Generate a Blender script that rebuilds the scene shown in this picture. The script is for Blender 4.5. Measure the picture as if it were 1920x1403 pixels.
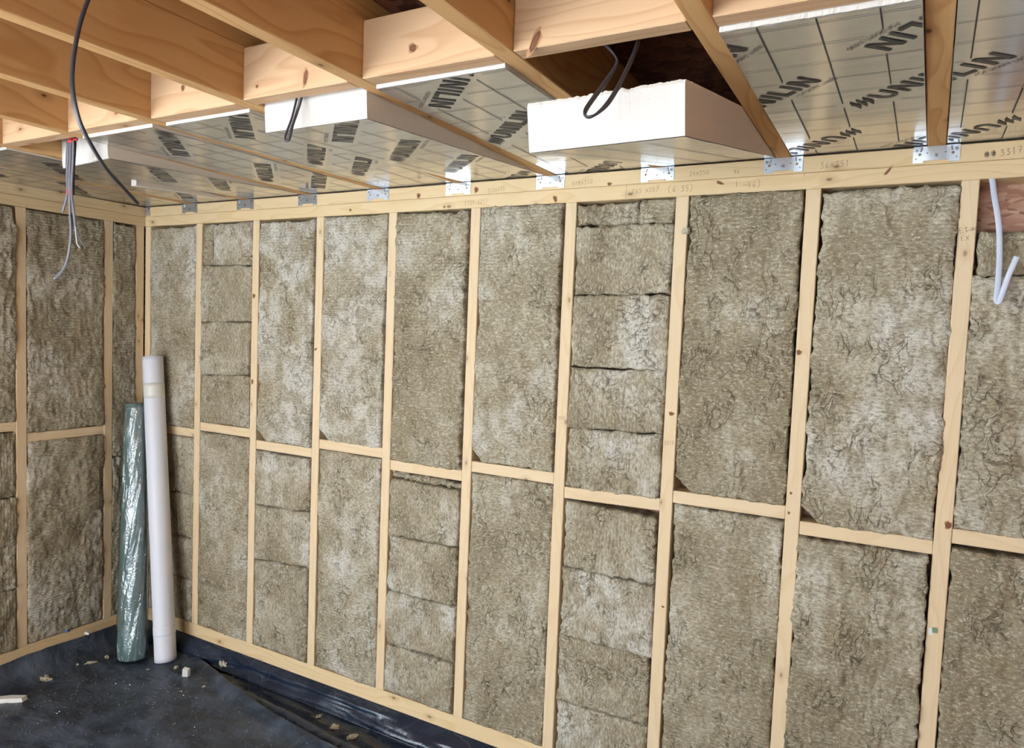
import bpy, bmesh, math, random
import numpy as np
from mathutils import Matrix, Vector

for o in list(bpy.data.objects):
    bpy.data.objects.remove(o)
scene = bpy.context.scene
COL = scene.collection
R = math.radians

# ------------------------------------------------------------------ camera
cam_d = bpy.data.cameras.new('camera')
cam_d.sensor_width = 36.0
cam_d.lens = 36.0 * 1320.1 / 1920.0
cam_d.clip_start = 0.05
cam = bpy.data.objects.new('camera', cam_d)
COL.objects.link(cam)
right = Vector((0.875908, 0.480853, 0.039573))
fwd = Vector((-0.478162, 0.876093, -0.061822))
up = Vector((-0.064397, 0.035228, 0.997302))
cam.matrix_world = Matrix(((right.x, up.x, -fwd.x, 3.47464),
                           (right.y, up.y, -fwd.y, -2.32252),
                           (right.z, up.z, -fwd.z, 1.72239),
                           (0, 0, 0, 1)))
scene.camera = cam

# ------------------------------------------------------------------ world and daylight
world = bpy.data.worlds.new('sky')
scene.world = world
world.use_nodes = True
bg = world.node_tree.nodes['Background']
bg.inputs[0].default_value = (0.80, 0.91, 1.0, 1)      # bright overcast sky
bg.inputs[1].default_value = 10.2
sun_d = bpy.data.lights.new('sun', 'SUN'); sun_d.energy = 105.0; sun_d.angle = R(2.0); sun_d.color = (1.0, 0.98, 0.95)
sun = bpy.data.objects.new('sun', sun_d); COL.objects.link(sun)
sun.rotation_euler = (R(-20), 0, R(8))          # high, from beyond the far wall; lights the paving outside, not the room

# room extents
XR, YF, ZC = 4.45, -4.45, 2.475
ADDED_DOOR = (-4.3, -2.40, 0.04, 2.14)      # unseen opening added in the left wall for daylight (y0, y1, z0, z1)
ADDED_WIN = (0.20, 2.00, 0.04, 2.14)        # door opening added in the unseen front wall for its light (x0, x1, z0, z1)
ADDED_WIN2 = (2.15, 3.50, 0.90, 2.14)       # window added beside it; raised sill keeps light off the lower right wall

def portal(name, loc, rot, sx, sy):
    l = bpy.data.lights.new(name, 'AREA')
    l.shape = 'RECTANGLE'; l.size = sx; l.size_y = sy
    l.cycles.is_portal = True
    o = bpy.data.objects.new(name, l)
    o.location = loc; o.rotation_euler = rot
    COL.objects.link(o)
portal('sky_portal_door', (-0.06, (ADDED_DOOR[0]+ADDED_DOOR[1])/2, (ADDED_DOOR[2]+ADDED_DOOR[3])/2), (0, R(-90), 0), ADDED_DOOR[3]-ADDED_DOOR[2], ADDED_DOOR[1]-ADDED_DOOR[0])

for W_ in (ADDED_WIN, ADDED_WIN2):
    portal('sky_portal_window', ((W_[0]+W_[1])/2, YF-0.06, (W_[2]+W_[3])/2), (R(90), 0, 0), W_[1]-W_[0], W_[3]-W_[2])
scene.view_settings.view_transform = 'Standard'
scene.view_settings.look = 'None'
scene.view_settings.gamma = 1.0
scene.view_settings.exposure = 0.0
scene.view_settings.use_curve_mapping = False
scene.cycles.max_bounces = 5
scene.cycles.diffuse_bounces = 3
scene.cycles.glossy_bounces = 3
scene.cycles.transparent_max_bounces = 6
scene.cycles.caustics_reflective = False
scene.cycles.caustics_refractive = False
scene.cycles.adaptive_threshold = 0.06
scene.cycles.sample_clamp_indirect = 8.0

rng = random.Random(7)
nrs = np.random.RandomState(11)

# ------------------------------------------------------------------ noise
_T = nrs.rand(256, 256)
def vnoise(x, y, seed=0):
    x = np.asarray(x, float) + seed * 17.31 + 500; y = np.asarray(y, float) + seed * 9.73 + 500
    xi = np.floor(x).astype(int); yi = np.floor(y).astype(int)
    fx = x - xi; fy = y - yi
    fx = fx*fx*(3-2*fx); fy = fy*fy*(3-2*fy)
    a = _T[xi & 255, yi & 255]; b = _T[(xi+1) & 255, yi & 255]
    c = _T[xi & 255, (yi+1) & 255]; d = _T[(xi+1) & 255, (yi+1) & 255]
    return (a*(1-fx)+b*fx)*(1-fy) + (c*(1-fx)+d*fx)*fy - 0.5
def fbm(x, y, seed=0, octv=3):
    s = 0; a = 1.0
    for k in range(octv):
        s = s + a*vnoise(x, y, seed+k*3); x = x*2.1; y = y*2.1; a *= 0.5
    return s

# ------------------------------------------------------------------ materials
def srgb(r, g, b):
    f = lambda c: ((c/255.0)/12.92 if c/255.0 <= 0.04045 else ((c/255.0+0.055)/1.055)**2.4)
    return (f(r), f(g), f(b), 1)

class NT:
    def __init__(s, name):
        s.m = bpy.data.materials.new(name); s.m.use_nodes = True
        s.t = s.m.node_tree; s.n = s.t.nodes; s.l = s.t.links
        s.p = s.n['Principled BSDF']
    def node(s, typ, ins=None, **kw):
        n = s.n.new(typ)
        for k, v in kw.items(): setattr(n, k, v)
        for k, v in (ins or {}).items():
            if hasattr(v, 'is_output') and v.is_output: s.l.new(v, n.inputs[k])
            else: n.inputs[k].default_value = v
        return n
    def math(s, op, a, b=0.0, c=None):
        ins = {0: a, 1: b}
        if c is not None: ins[2] = c
        return s.node('ShaderNodeMath', ins, operation=op).outputs[0]
    def mix(s, fac, a, b, mode='MIX'):
        n = s.n.new('ShaderNodeMix'); n.data_type = 'RGBA'; n.blend_type = mode
        for i, v in ((0, fac), (6, a), (7, b)):
            if hasattr(v, 'is_output'): s.l.new(v, n.inputs[i])
            else: n.inputs[i].default_value = v
        return n.outputs[2]
    def ramp(s, fac, stops):
        n = s.n.new('ShaderNodeValToRGB')
        el = n.color_ramp.elements
        while len(el) < len(stops): el.new(0.5)
        for e, (p, c) in zip(el, stops):
            e.position = p; e.color = c if len(c) == 4 else (*c, 1)
        s.l.new(fac, n.inputs[0]); return n.outputs[0]
    def coords(s, scale=(1, 1, 1), rnd=True):
        tc = s.n.new('ShaderNodeTexCoord'); v = tc.outputs['Object']
        if rnd:
            oi = s.n.new('ShaderNodeObjectInfo')
            k = s.math('MULTIPLY', oi.outputs['Random'], 37.0)
            cb = s.node('ShaderNodeCombineXYZ', {0: k, 1: k, 2: k})
            v = s.node('ShaderNodeVectorMath', {0: v, 1: cb.outputs[0]}, operation='ADD').outputs[0]
        s.raw = v
        return s.scaled(v, scale)
    def scaled(s, v, scale):
        return s.node('ShaderNodeVectorMath', {0: v, 1: scale}, operation='MULTIPLY').outputs[0]
    def noise(s, v, scale=5, detail=3, rough=0.55, dist=0.0):
        return s.node('ShaderNodeTexNoise', {'Vector': v, 'Scale': scale, 'Detail': detail, 'Roughness': rough, 'Distortion': dist}).outputs[0]
    def bump(s, h, strength=0.5, dist=0.01, normal=None):
        ins = {'Height': h, 'Strength': strength, 'Distance': dist}
        n = s.node('ShaderNodeBump', ins)
        if normal is not None: s.l.new(normal, n.inputs['Normal'])
        return n.outputs[0]
    def set(s, **kw):
        for k, v in kw.items():
            k = k.replace('_', ' ')
            if hasattr(v, 'is_output'): s.l.new(v, s.p.inputs[k])
            else: s.p.inputs[k].default_value = v
        return s.m

def mat_plain(name, col, rough=0.5, metal=0.0, bump=0.0, bscale=40, var=0.12, **kw):
    t = NT(name); v = t.coords()
    n = t.noise(v, bscale*0.3, 3)
    c = t.mix(t.math('MULTIPLY', n, var*2), col, tuple(x*0.55 for x in col[:3])+(1,))
    t.set(Base_Color=c, Roughness=rough, Metallic=metal, **kw)
    if bump: t.set(Normal=t.bump(t.noise(v, bscale, 4), bump, 0.004))
    return t.m

def mat_wood(name, light, dark, knot, grain=1.0, knots=1.0):
    """pine: long axis is local X"""
    t = NT(name); v = t.coords()
    # slow wander of the rings along the plank
    w = t.noise(t.scaled(v, (1.3, 6, 6)), 1.0, 2, 0.5)
    ws = t.math('MULTIPLY', w, 7.0)
    sep = t.node('ShaderNodeSeparateXYZ', {0: v})
    rr = t.math('ADD', t.math('MULTIPLY', sep.outputs[1], 55.0), t.math('MULTIPLY', sep.outputs[2], 48.0))
    ph = t.math('ADD', rr, t.math('MULTIPLY', ws, 3.0))
    ring = t.math('FRACT', t.math('MULTIPLY', ph, 0.42))
    ringc = t.ramp(ring, [(0.0, (0, 0, 0)), (0.62, (0.28,)*3), (0.90, (1, 1, 1)), (1.0, (0, 0, 0))])
    fib = t.noise(t.scaled(v, (3, 160, 160)), 1.0, 1, 0.6)
    # knots: sparse 2-D cells on (x, y+z)
    yz = t.math('ADD', sep.outputs[1], sep.outputs[2])
    kv = t.node('ShaderNodeCombineXYZ', {0: t.math('MULTIPLY', sep.outputs[0], 3.0), 1: t.math('MULTIPLY', yz, 5.5), 2: 0.0})
    vo = t.node('ShaderNodeTexVoronoi', {'Vector': kv.outputs[0], 'Scale': 1.0, 'Randomness': 1.0}, voronoi_dimensions='2D')
    dd = t.math('ADD', vo.outputs['Distance'], t.math('MULTIPLY', fib, 0.03))
    kf = t.ramp(dd, [(0.0, (1, 1, 1)), (0.030, (0.9,)*3), (0.050, (0.28,)*3), (0.13, (0, 0, 0))])
    kf = t.math('MULTIPLY', kf, knots)
    blotch = t.noise(t.scaled(v, (1.5, 7, 7)), 1.0, 1)
    c = t.mix(t.math('MULTIPLY', ringc, 0.55*grain), light, dark)
    c = t.mix(t.math('MULTIPLY', fib, 0.30), c, dark)
    c = t.mix(t.math('MULTIPLY', blotch, 0.35), c, tuple(x*y for x, y in zip(dark[:3], (0.95, 0.85, 0.75)))+(1,))
    c = t.mix(kf, c, knot)
    t.set(Base_Color=c, Roughness=0.72)
    t.p.inputs['Specular IOR Level'].default_value = 0.25
    return t.m

def mat_wool(name, tall):
    """fibrous slab; broad variation comes from the mesh attribute 'fibre' (tone, blotch, rib mask, crack mask)"""
    t = NT(name); v = t.coords()
    at_ = t.n.new('ShaderNodeAttribute'); at_.attribute_name = 'fibre'
    sc = t.node('ShaderNodeSeparateColor', {0: at_.outputs['Color']})
    tone, blot, rmask = sc.outputs[0], sc.outputs[1], sc.outputs[2]
    cmask = at_.outputs['Alpha']
    fine3 = t.node('ShaderNodeTexNoise', {'Vector': t.scaled(v, (75, 100, 150) if tall else (150, 100, 75)), 'Scale': 1.0, 'Detail': 3.0, 'Roughness': 0.78})
    fine = fine3.outputs[0]
    off = t.math('MULTIPLY', t.math('SUBTRACT', fine, 0.5), 0.016)
    sp = t.node('ShaderNodeSeparateXYZ', {0: v})
    ax, az = (sp.outputs[0], sp.outputs[2]) if tall else (sp.outputs[2], sp.outputs[0])
    wob = t.math('MULTIPLY', blot, 0.05)
    cx = t.math('MULTIPLY', t.math('ADD', t.math('ADD', ax, off), wob), 52.0)
    cz = t.math('MULTIPLY', t.math('ADD', az, t.math('MULTIPLY', off, 2.0)), 13.0)
    cv = t.node('ShaderNodeCombineXYZ', {0: cx, 1: cz, 2: 0.0})
    vo = t.node('ShaderNodeTexVoronoi', {'Vector': cv.outputs[0], 'Scale': 1.0}, feature='DISTANCE_TO_EDGE', voronoi_dimensions='2D')
    crack = t.ramp(vo.outputs['Distance'], [(0.0, (1, 1, 1)), (0.03, (0.5,)*3), (0.07, (0, 0, 0))])
    crack = t.math('MULTIPLY', crack, cmask)
    rib = t.math('SINE', t.math('MULTIPLY', t.math('ADD', az, t.math('MULTIPLY', off, 0.30)), 6.2832/0.0128))
    rib = t.math('MULTIPLY', rib, rmask)
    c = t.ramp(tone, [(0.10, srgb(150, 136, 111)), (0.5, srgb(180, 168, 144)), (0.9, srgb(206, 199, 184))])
    c = t.mix(t.ramp(blot, [(0.30, (0.6,)*3), (0.60, (0, 0, 0))]), c, srgb(152, 137, 109))
    c = t.mix(t.ramp(fine, [(0.34, (0.75,)*3), (0.52, (0, 0, 0))]), c, srgb(118, 105, 82))
    c = t.mix(t.ramp(fine, [(0.54, (0, 0, 0)), (0.70, (0.75,)*3)]), c, srgb(216, 209, 190))
    c = t.mix(t.math('MULTIPLY', t.math('MAXIMUM', t.math('MULTIPLY', rib, -1.0), 0.0), 0.14), c, srgb(126, 112, 84))
    c = t.mix(t.math('MULTIPLY', crack, 0.55), c, srgb(98, 86, 64))  # shade inside the cracks painted as a darker colour
    h = t.math('ADD', t.math('MULTIPLY', fine, 1.1), t.math('MULTIPLY', crack, -0.8))
    h = t.math('ADD', h, t.math('MULTIPLY', rib, 0.17))
    t.set(Base_Color=c, Roughness=0.95, Normal=t.bump(h, 0.8, 0.0055))
    t.p.inputs['Specular IOR Level'].default_value = 0.1
    return t.m

def mat_foil():
    t = NT('aluminium_foil'); v = t.coords()
    st = t.noise(t.scaled(v, (2.2, 34, 10)), 1.0, 3, 0.6)      # handling creases run across the board
    cr = t.noise(v, 30.0, 2, 0.6)
    c = t.ramp(cr, [(0.3, (0.70, 0.695, 0.675)), (0.7, (0.76, 0.755, 0.735))])
    rg = t.math('ADD', t.math('MULTIPLY', cr, 0.08), 0.19)
    h = t.math('ADD', st, t.math('MULTIPLY', cr, 0.07))
    return t.set(Base_Color=c, Metallic=0.85, Roughness=rg, Normal=t.bump(h, 0.15, 0.006))

def mat_osb(name, a, b, c3):
    t = NT(name); v = t.coords(rnd=False)
    vv = t.scaled(v, (30, 30, 90))
    vo = t.node('ShaderNodeTexVoronoi', {'Vector': t.node('ShaderNodeVectorMath', {0: vv, 1: t.node('ShaderNodeTexNoise', {'Vector': v, 'Scale': 9.0}).outputs['Color']}, operation='ADD').outputs[0], 'Scale': 1.0})
    c = t.ramp(vo.outputs['Color'], [(0.15, a), (0.5, b), (0.85, c3)])
    n = t.noise(t.scaled(v, (60, 60, 300)), 1.0, 3)
    c = t.mix(t.math('MULTIPLY', n, 0.5), c, a)
    return t.set(Base_Color=c, Roughness=0.8, Normal=t.bump(t.math('ADD', n, vo.outputs['Distance']), 0.4, 0.004))

def mat_membrane(name, dusty):
    t = NT(name); v = t.coords()
    w = t.noise(t.scaled(v, (1.0, 1.6, 1.0)), 7.0, 5, 0.58, 0.35)
    f = t.noise(v, 55.0, 4, 0.6, 0.7)
    cr = t.node('ShaderNodeTexVoronoi', {'Vector': t.node('ShaderNodeVectorMath', {0: t.scaled(v, (3.2, 6.0, 3)), 1: t.node('ShaderNodeTexNoise', {'Vector': v, 'Scale': 4.0, 'Detail': 3.0}).outputs['Color']}, operation='ADD').outputs[0], 'Scale': 1.0}, feature='DISTANCE_TO_EDGE')
    crl = t.ramp(cr.outputs['Distance'], [(0.0, (1, 1, 1)), (0.012, (0, 0, 0))])
    dust = t.ramp(w, [(0.40, (0, 0, 0)), (0.72, (1, 1, 1))])
    c = t.mix(t.math('MULTIPLY', dust, 0.75), (0.030, 0.039, 0.056, 1), (0.125, 0.158, 0.215, 1)) if dusty else t.mix(t.math('MULTIPLY', dust, 0.3), (0.014, 0.021, 0.038, 1), (0.050, 0.070, 0.112, 1))  # blue of the sky light mixed into the black and dust colours
    c = t.mix(t.math('MULTIPLY', crl, 0.35), c, (0.16, 0.165, 0.18, 1))
    rg = t.math('ADD', t.math('MULTIPLY', dust, 0.22), 0.30 if dusty else 0.20)
    h = t.math('ADD', t.math('MULTIPLY', w, 1.0), t.math('MULTIPLY', f, 0.10))
    h = t.math('ADD', h, t.math('MULTIPLY', crl, 0.05))
    t.set(Base_Color=c, Roughness=rg, Normal=t.bump(h, 0.5 if dusty else 0.2, 0.025))
    t.p.inputs['Specular IOR Level'].default_value = 0.45 if dusty else 0.75
    return t.m

def mat_sleeve():
    t = NT('clear_polythene_sleeve'); v = t.coords()
    tr = t.n.new('ShaderNodeBsdfTransparent'); tr.inputs[0].default_value = (0.93, 0.96, 0.96, 1)
    gl = t.n.new('ShaderNodeBsdfGlossy'); gl.inputs['Roughness'].default_value = 0.12
    h = t.math('ADD', t.noise(t.scaled(v, (1, 1, 0.35)), 26.0, 4, 0.6, 1.0), t.math('MULTIPLY', t.noise(v, 90, 2), 0.2))
    t.l.new(t.bump(h, 0.6, 0.016), gl.inputs['Normal'])
    lw = t.node('ShaderNodeLayerWeight', {'Blend': 0.28})
    f = t.math('ADD', t.math('MULTIPLY', lw.outputs['Facing'], 0.35), 0.20)
    mx = t.n.new('ShaderNodeMixShader')
    t.l.new(f, mx.inputs[0]); t.l.new(tr.outputs[0], mx.inputs[1]); t.l.new(gl.outputs[0], mx.inputs[2])
    t.l.new(mx.outputs[0], t.n['Material Output'].inputs[0])
    return t.m

M = {}
M['stud'] = mat_wood('pine_studwork', srgb(234, 212, 176), srgb(212, 180, 134), srgb(132, 88, 52), 0.7, 0.75)
M['plate'] = mat_wood('pine_plates', srgb(234, 210, 168), srgb(210, 176, 124), srgb(124, 80, 46), 0.9, 0.9)
M['joist'] = mat_wood('pine_joists', srgb(222, 180, 124), srgb(186, 134, 78), srgb(84, 42, 24), 1.15, 1.0)
M['block'] = mat_wood('pine_blocking', srgb(216, 182, 144), srgb(186, 142, 100), srgb(118, 72, 40), 1.0, 1.0)
M['wool_tall'] = mat_wool('mineral_wool', True)
M['wool_block'] = mat_wool('mineral_wool_turned', False)
M['foil'] = mat_foil()
M['foam'] = mat_plain('white_foam_core', srgb(240, 233, 222), 0.9, bump=0.25, bscale=160, var=0.05)
M['ink'] = mat_plain('black_print', (0.028, 0.027, 0.024, 1), 0.45, bscale=30, var=0.3)
M['osb_deck'] = mat_osb('osb_roof_deck', srgb(96, 54, 36), srgb(132, 80, 54), srgb(160, 104, 72))
M['osb_wall'] = mat_osb('osb_sheathing', srgb(150, 104, 84), srgb(190, 146, 122), srgb(214, 178, 154))
M['membrane'] = mat_membrane('dusty_black_polythene', True)
M['membrane_gloss'] = mat_membrane('glossy_black_polythene', False)
M['zinc'] = mat_plain('galvanised_steel', (0.70, 0.75, 0.80, 1), 0.30, 0.85, 0.08, 60, 0.12)
M['screw'] = mat_plain('zinc_screw', (0.42, 0.45, 0.48, 1), 0.35, 0.9)
M['hole'] = mat_plain('hole_wood', srgb(150, 118, 84), 0.9)  # timber showing through the bracket holes
M['cable_dark'] = mat_plain('dark_grey_cable_sheath', srgb(62, 58, 62), 0.42, bscale=20)
M['cable_grey'] = mat_plain('grey_cable_sheath', srgb(108, 106, 113), 0.45, bscale=20)
M['cable_white'] = mat_plain('white_cable_sheath', srgb(216, 222, 236), 0.4, bscale=20, var=0.03)
M['copper'] = mat_plain('copper_core', (0.80, 0.42, 0.25, 1), 0.35, 0.9)
M['red_tape'] = mat_plain('red_tape', srgb(178, 36, 42), 0.5, bscale=20)
M['white_roll'] = mat_plain('white_vinyl', srgb(238, 239, 246), 0.45, bscale=6, var=0.03)
M['teal'] = mat_plain('teal_roll', srgb(112, 142, 140), 0.5, bump=0.25, bscale=20, var=0.12)
M['sleeve'] = mat_sleeve()
M['pencil'] = mat_plain('pencil_graphite', srgb(112, 92, 70), 0.7)
M['ink_mark'] = mat_plain('dark_pencil', srgb(66, 56, 48), 0.7)
M['white_bit'] = mat_plain('white_offcut', srgb(236, 233, 224), 0.8, bump=0.2, bscale=60, var=0.08)
M['green_tape'] = mat_plain('green_label', srgb(122, 148, 112), 0.6, bscale=120, var=0.3)
M['blue_bit'] = mat_plain('blue_plastic', srgb(70, 96, 150), 0.4)
M['tuft'] = mat_plain('loose_mineral_wool', srgb(200, 190, 164), 0.95, bump=0.8, bscale=150, var=0.3)
M['concrete'] = mat_plain('concrete_slab', srgb(140, 138, 134), 0.9, bump=0.3, bscale=30, var=0.2)
M['ground'] = mat_plain('pale_paving', srgb(160, 168, 176), 0.9, bump=0.0, bscale=8, var=0.25)

# ------------------------------------------------------------------ object helpers
def link(name, me, mat=None, parent=None):
    o = bpy.data.objects.new(name, me)
    if mat is not None and me is not None and not me.materials:
        for m in (mat if isinstance(mat, (list, tuple)) else [mat]): me.materials.append(m)
    COL.objects.link(o)
    if parent is not None: o.parent = parent
    return o
def mesh(name, verts, faces, smooth=False, mats=None):
    me = bpy.data.meshes.new(name)
    me.from_pydata([tuple(v) for v in verts], [], [tuple(f) for f in faces])
    if mats is not None: me.polygons.foreach_set('material_index', mats)
    if smooth: me.polygons.foreach_set('use_smooth', [True]*len(me.polygons))
    me.update(); return me
def tag(o, label, cat, group=None, kind=None):
    if label: o['label'] = label
    if cat: o['category'] = cat
    if group: o['group'] = group
    if kind: o['kind'] = kind
    return o
def struct(o, label=None):
    o['kind'] = 'structure'
    if label: o['label'] = label
    return o
def empty(name, loc=(0, 0, 0), rot=(0, 0, 0)):
    o = bpy.data.objects.new(name, None); o.empty_display_size = 0.1
    o.location = loc; o.rotation_euler = rot; COL.objects.link(o); return o
def boxes_mesh(name, bs):
    v = []; f = []
    for (x0, x1, y0, y1, z0, z1) in bs:
        b = len(v)
        v += [(x0,y0,z0),(x1,y0,z0),(x1,y1,z0),(x0,y1,z0),(x0,y0,z1),(x1,y0,z1),(x1,y1,z1),(x0,y1,z1)]
        f += [(b,b+3,b+2,b+1),(b+4,b+5,b+6,b+7),(b,b+1,b+5,b+4),(b+1,b+2,b+6,b+5),(b+2,b+3,b+7,b+6),(b+3,b,b+4,b+7)]
    return mesh(name, v, f)

_pc = {}
def plank_mesh(L, w, h, bev=0.0022):
    """local X = length from 0 to L; Y and Z centred"""
    k = (round(L, 4), round(w, 4), round(h, 4))
    if k not in _pc:
        bm = bmesh.new()
        bmesh.ops.create_cube(bm, size=1.0)
        for v in bm.verts: v.co = Vector(((v.co.x+0.5)*L, v.co.y*w, v.co.z*h))
        bmesh.ops.bevel(bm, geom=list(bm.edges), offset=bev, segments=1, affect='EDGES')
        me = bpy.data.meshes.new('plank'); bm.to_mesh(me); bm.free(); _pc[k] = me
    return _pc[k]
def plank(name, L, w, h, loc, rot, mat, parent):
    me = plank_mesh(L, w, h)
    if me.materials and me.materials[0] is not mat:
        me = me.copy(); me.materials.clear(); me.materials.append(mat); 
    elif not me.materials: me.materials.append(mat)
    o = link(name, me, None, parent)
    o.location = loc; o.rotation_euler = rot
    return o

def tube(name, pts, rx, ry=None, mat=None, parent=None, seg=10, res=8, closed_end=True, up_hint=(0, 1, 0)):
    """smooth tube through pts; oval section rx (sideways) x ry (towards up_hint)"""
    ry = ry or rx
    P = [Vector(p) for p in pts]
    out = []
    for i in range(len(P)-1):
        p0 = P[max(i-1, 0)]; p1 = P[i]; p2 = P[i+1]; p3 = P[min(i+2, len(P)-1)]
        for k in range(res):
            s = k/res
            out.append(0.5*((2*p1)+(p2-p0)*s+(2*p0-5*p1+4*p2-p3)*s*s+(3*p1-p0-3*p2+p3)*s**3))
    out.append(P[-1])
    v = []; f = []
    for i, c in enumerate(out):
        t = (out[min(i+1, len(out)-1)]-out[max(i-1, 0)]).normalized()
        a = t.cross(Vector(up_hint))
        a = a.normalized() if a.length > 1e-4 else t.orthogonal().normalized()
        b = a.cross(t).normalized()
        for k in range(seg):
            an = 2*math.pi*k/seg
            v.append(c + a*math.cos(an)*rx + b*math.sin(an)*ry)
    n = len(out)
    for i in range(n-1):
        for k in range(seg):
            f.append((i*seg+k, i*seg+(k+1) % seg, (i+1)*seg+(k+1) % seg, (i+1)*seg+k))
    f.append(tuple(range(seg-1, -1, -1))); f.append(tuple((n-1)*seg+k for k in range(seg)))
    return link(name, mesh(name, v, f, True), mat, parent)

ORD = ['first', 'second', 'third', 'fourth', 'fifth', 'sixth', 'seventh', 'eighth', 'ninth', 'tenth', 'eleventh']

# ================================================================== the setting
ZS, ZT, ZP = 0.165, 2.186, 2.285      # stud foot, stud head, top of the top plates = underside of joists
SW = 0.0430                            # stud face width
SX = [0.0201 + 0.4*i for i in range(11)]

floor = struct(link('floor', boxes_mesh('floor', [(-0.2, XR+0.2, YF-0.2, 0.2, -0.15, -0.002)]), M['concrete']), 'concrete slab under the black polythene')
ground = struct(link('ground', mesh('ground', [(-40,-40,-0.16),(40,-40,-0.16),(40,40,-0.16),(-40,40,-0.16)], [(0,1,2,3)]), M['ground']), 'pale paved ground outside the room')

# wall_back: sheathing plus kerb
wall_back = struct(link('wall_back', boxes_mesh('wall_back', [(-0.12, XR+0.12, 0.1, 0.12, 0.0, 2.6)]), M['osb_wall']), 'open timber stud wall facing the camera')
wall_left = struct(link('wall_left', boxes_mesh('wall_left', [
    (-0.12, -0.1, ADDED_DOOR[1], 0.1, 0.0, 2.6),
    (-0.12, -0.1, YF, ADDED_DOOR[0], 0.0, 2.6), (-0.12, -0.1, ADDED_DOOR[0], ADDED_DOOR[1], ADDED_DOOR[3], 2.6), (-0.12, -0.1, ADDED_DOOR[0], ADDED_DOOR[1], 0.0, ADDED_DOOR[2])]), M['osb_wall']), 'open timber stud wall left of the corner')
wall_right = struct(link('wall_right', boxes_mesh('wall_right', [(XR, XR+0.12, YF, 0.1, 0.0, 2.6)]), M['osb_wall']), 'sheathed wall on the right')
wall_front = struct(link('wall_front', boxes_mesh('wall_front', [
    (-0.12, ADDED_WIN[0], YF-0.12, YF, 0.0, 2.6), (ADDED_WIN2[1], XR+0.12, YF-0.12, YF, 0.0, 2.6), (ADDED_WIN[1], ADDED_WIN2[0], YF-0.12, YF, 0.0, 2.6),
    (ADDED_WIN2[0], ADDED_WIN2[1], YF-0.12, YF, ADDED_WIN2[3], 2.6), (ADDED_WIN2[0], ADDED_WIN2[1], YF-0.12, YF, 0.0, ADDED_WIN2[2]),  # sill added to shade the lower right of the back wall
    (ADDED_WIN[0], ADDED_WIN[1], YF-0.12, YF, ADDED_WIN[3], 2.6), (ADDED_WIN[0], ADDED_WIN[1], YF-0.12, YF, 0.0, ADDED_WIN[2])]), M['osb_wall']), 'sheathed wall behind the camera')
ceiling = struct(link('ceiling', boxes_mesh('ceiling', [(-0.12, XR+0.12, YF-0.12, 0.12, ZC, ZC+0.018)]), M['osb_deck']), 'timber joist ceiling under a reddish board deck')

kb = link('sole_kerb', boxes_mesh('sole_kerb', [(0.0, XR, 0.012, 0.1, 0.0, 0.098)]), M['concrete'], wall_back)
kb = link('sole_kerb', boxes_mesh('sole_kerb', [(-0.1, -0.012, ADDED_DOOR[1], 0.1, 0.0, 0.104)]), M['concrete'], wall_left)
kb = link('wall_lining', boxes_mesh('wall_lining', [(-0.1, 0.0, YF, ADDED_DOOR[0], 0.0, ZT), (-0.1, 0.0, ADDED_DOOR[0], ADDED_DOOR[1]-0.045, ADDED_DOOR[3], ZT)]), M['osb_wall'], wall_left)
UPR = (0, R(-90), 0)                   # local X -> world +Z
# plates on the back wall
plank('bottom_plate', XR, 0.1, ZS-0.098, (0.0, 0.05, (ZS+0.098)/2), (0, 0, 0), M['plate'], wall_back)
lower_plate = plank('top_plate', XR+0.1, 0.1, 0.0488, (-0.1, 0.05, ZT+0.0246), (0, 0, 0), M['plate'], wall_back)
upper_plate = plank('top_plate', XR+0.1, 0.1, 0.0488, (-0.1, 0.05, ZT+0.0742), (0, 0, 0), M['plate'], wall_back)
for i, x in enumerate(SX):
    plank('stud', ZT-ZS, 0.1, SW, (x, 0.05, ZS), UPR, M['stud'], wall_back)
NOGZ = [1.141, 1.183, 1.136, 1.184, 1.140, 1.185, 1.141, 1.185, 1.147, 1.192]
NOGT = [0.002, 0.002, 0.002, 0.001, 0.002, 0.001, 0.012, 0.003, 0.005, 0.003]
noggings = []
for i in range(10):
    L = 0.4 - SW
    noggings.append(plank('nogging', L, 0.09, 0.0425, (SX[i]+SW/2, 0.0475, NOGZ[i]), (0, R(-NOGT[i]/L*57.3*0.8), 0), M['stud'], wall_back))
# left wall framing
RZ = R(90)
def upright_left(y):
    o = plank('stud', ZT-ZS, 0.1, SW, (-0.05, y, ZS), (0, 0, 0), M['stud'], wall_left)
    o.rotation_euler = (Matrix.Rotation(RZ, 3, 'Z') @ Matrix.Rotation(R(-90), 3, 'Y')).to_euler()
    return o
YB = [-0.0285, -0.1937, -0.5949, -0.995, -1.395, -1.795, -2.195, ADDED_DOOR[1]+0.022]
for y in YB: upright_left(y)
plank('bottom_plate', -ADDED_DOOR[1], 0.1, ZS-0.106, (-0.05, ADDED_DOOR[1], (ZS+0.106)/2), (0, 0, RZ), M['plate'], wall_left)
plank('top_plate', -YF+0.0, 0.1, 0.0488, (-0.05, YF, ZT+0.0246), (0, 0, RZ), M['plate'], wall_left)
plank('top_plate', -YF+0.0, 0.1, 0.0488, (-0.05, YF, ZT+0.0742), (0, 0, RZ), M['plate'], wall_left)
for a, b, z in ((YB[2], YB[1], 1.142), (YB[3], YB[2], 1.200), (YB[4], YB[3], 1.142)):
    plank('nogging', b-a-SW, 0.09, 0.0425, (-0.0475, a+SW/2, z), (0, 0, RZ), M['stud'], wall_left)

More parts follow.
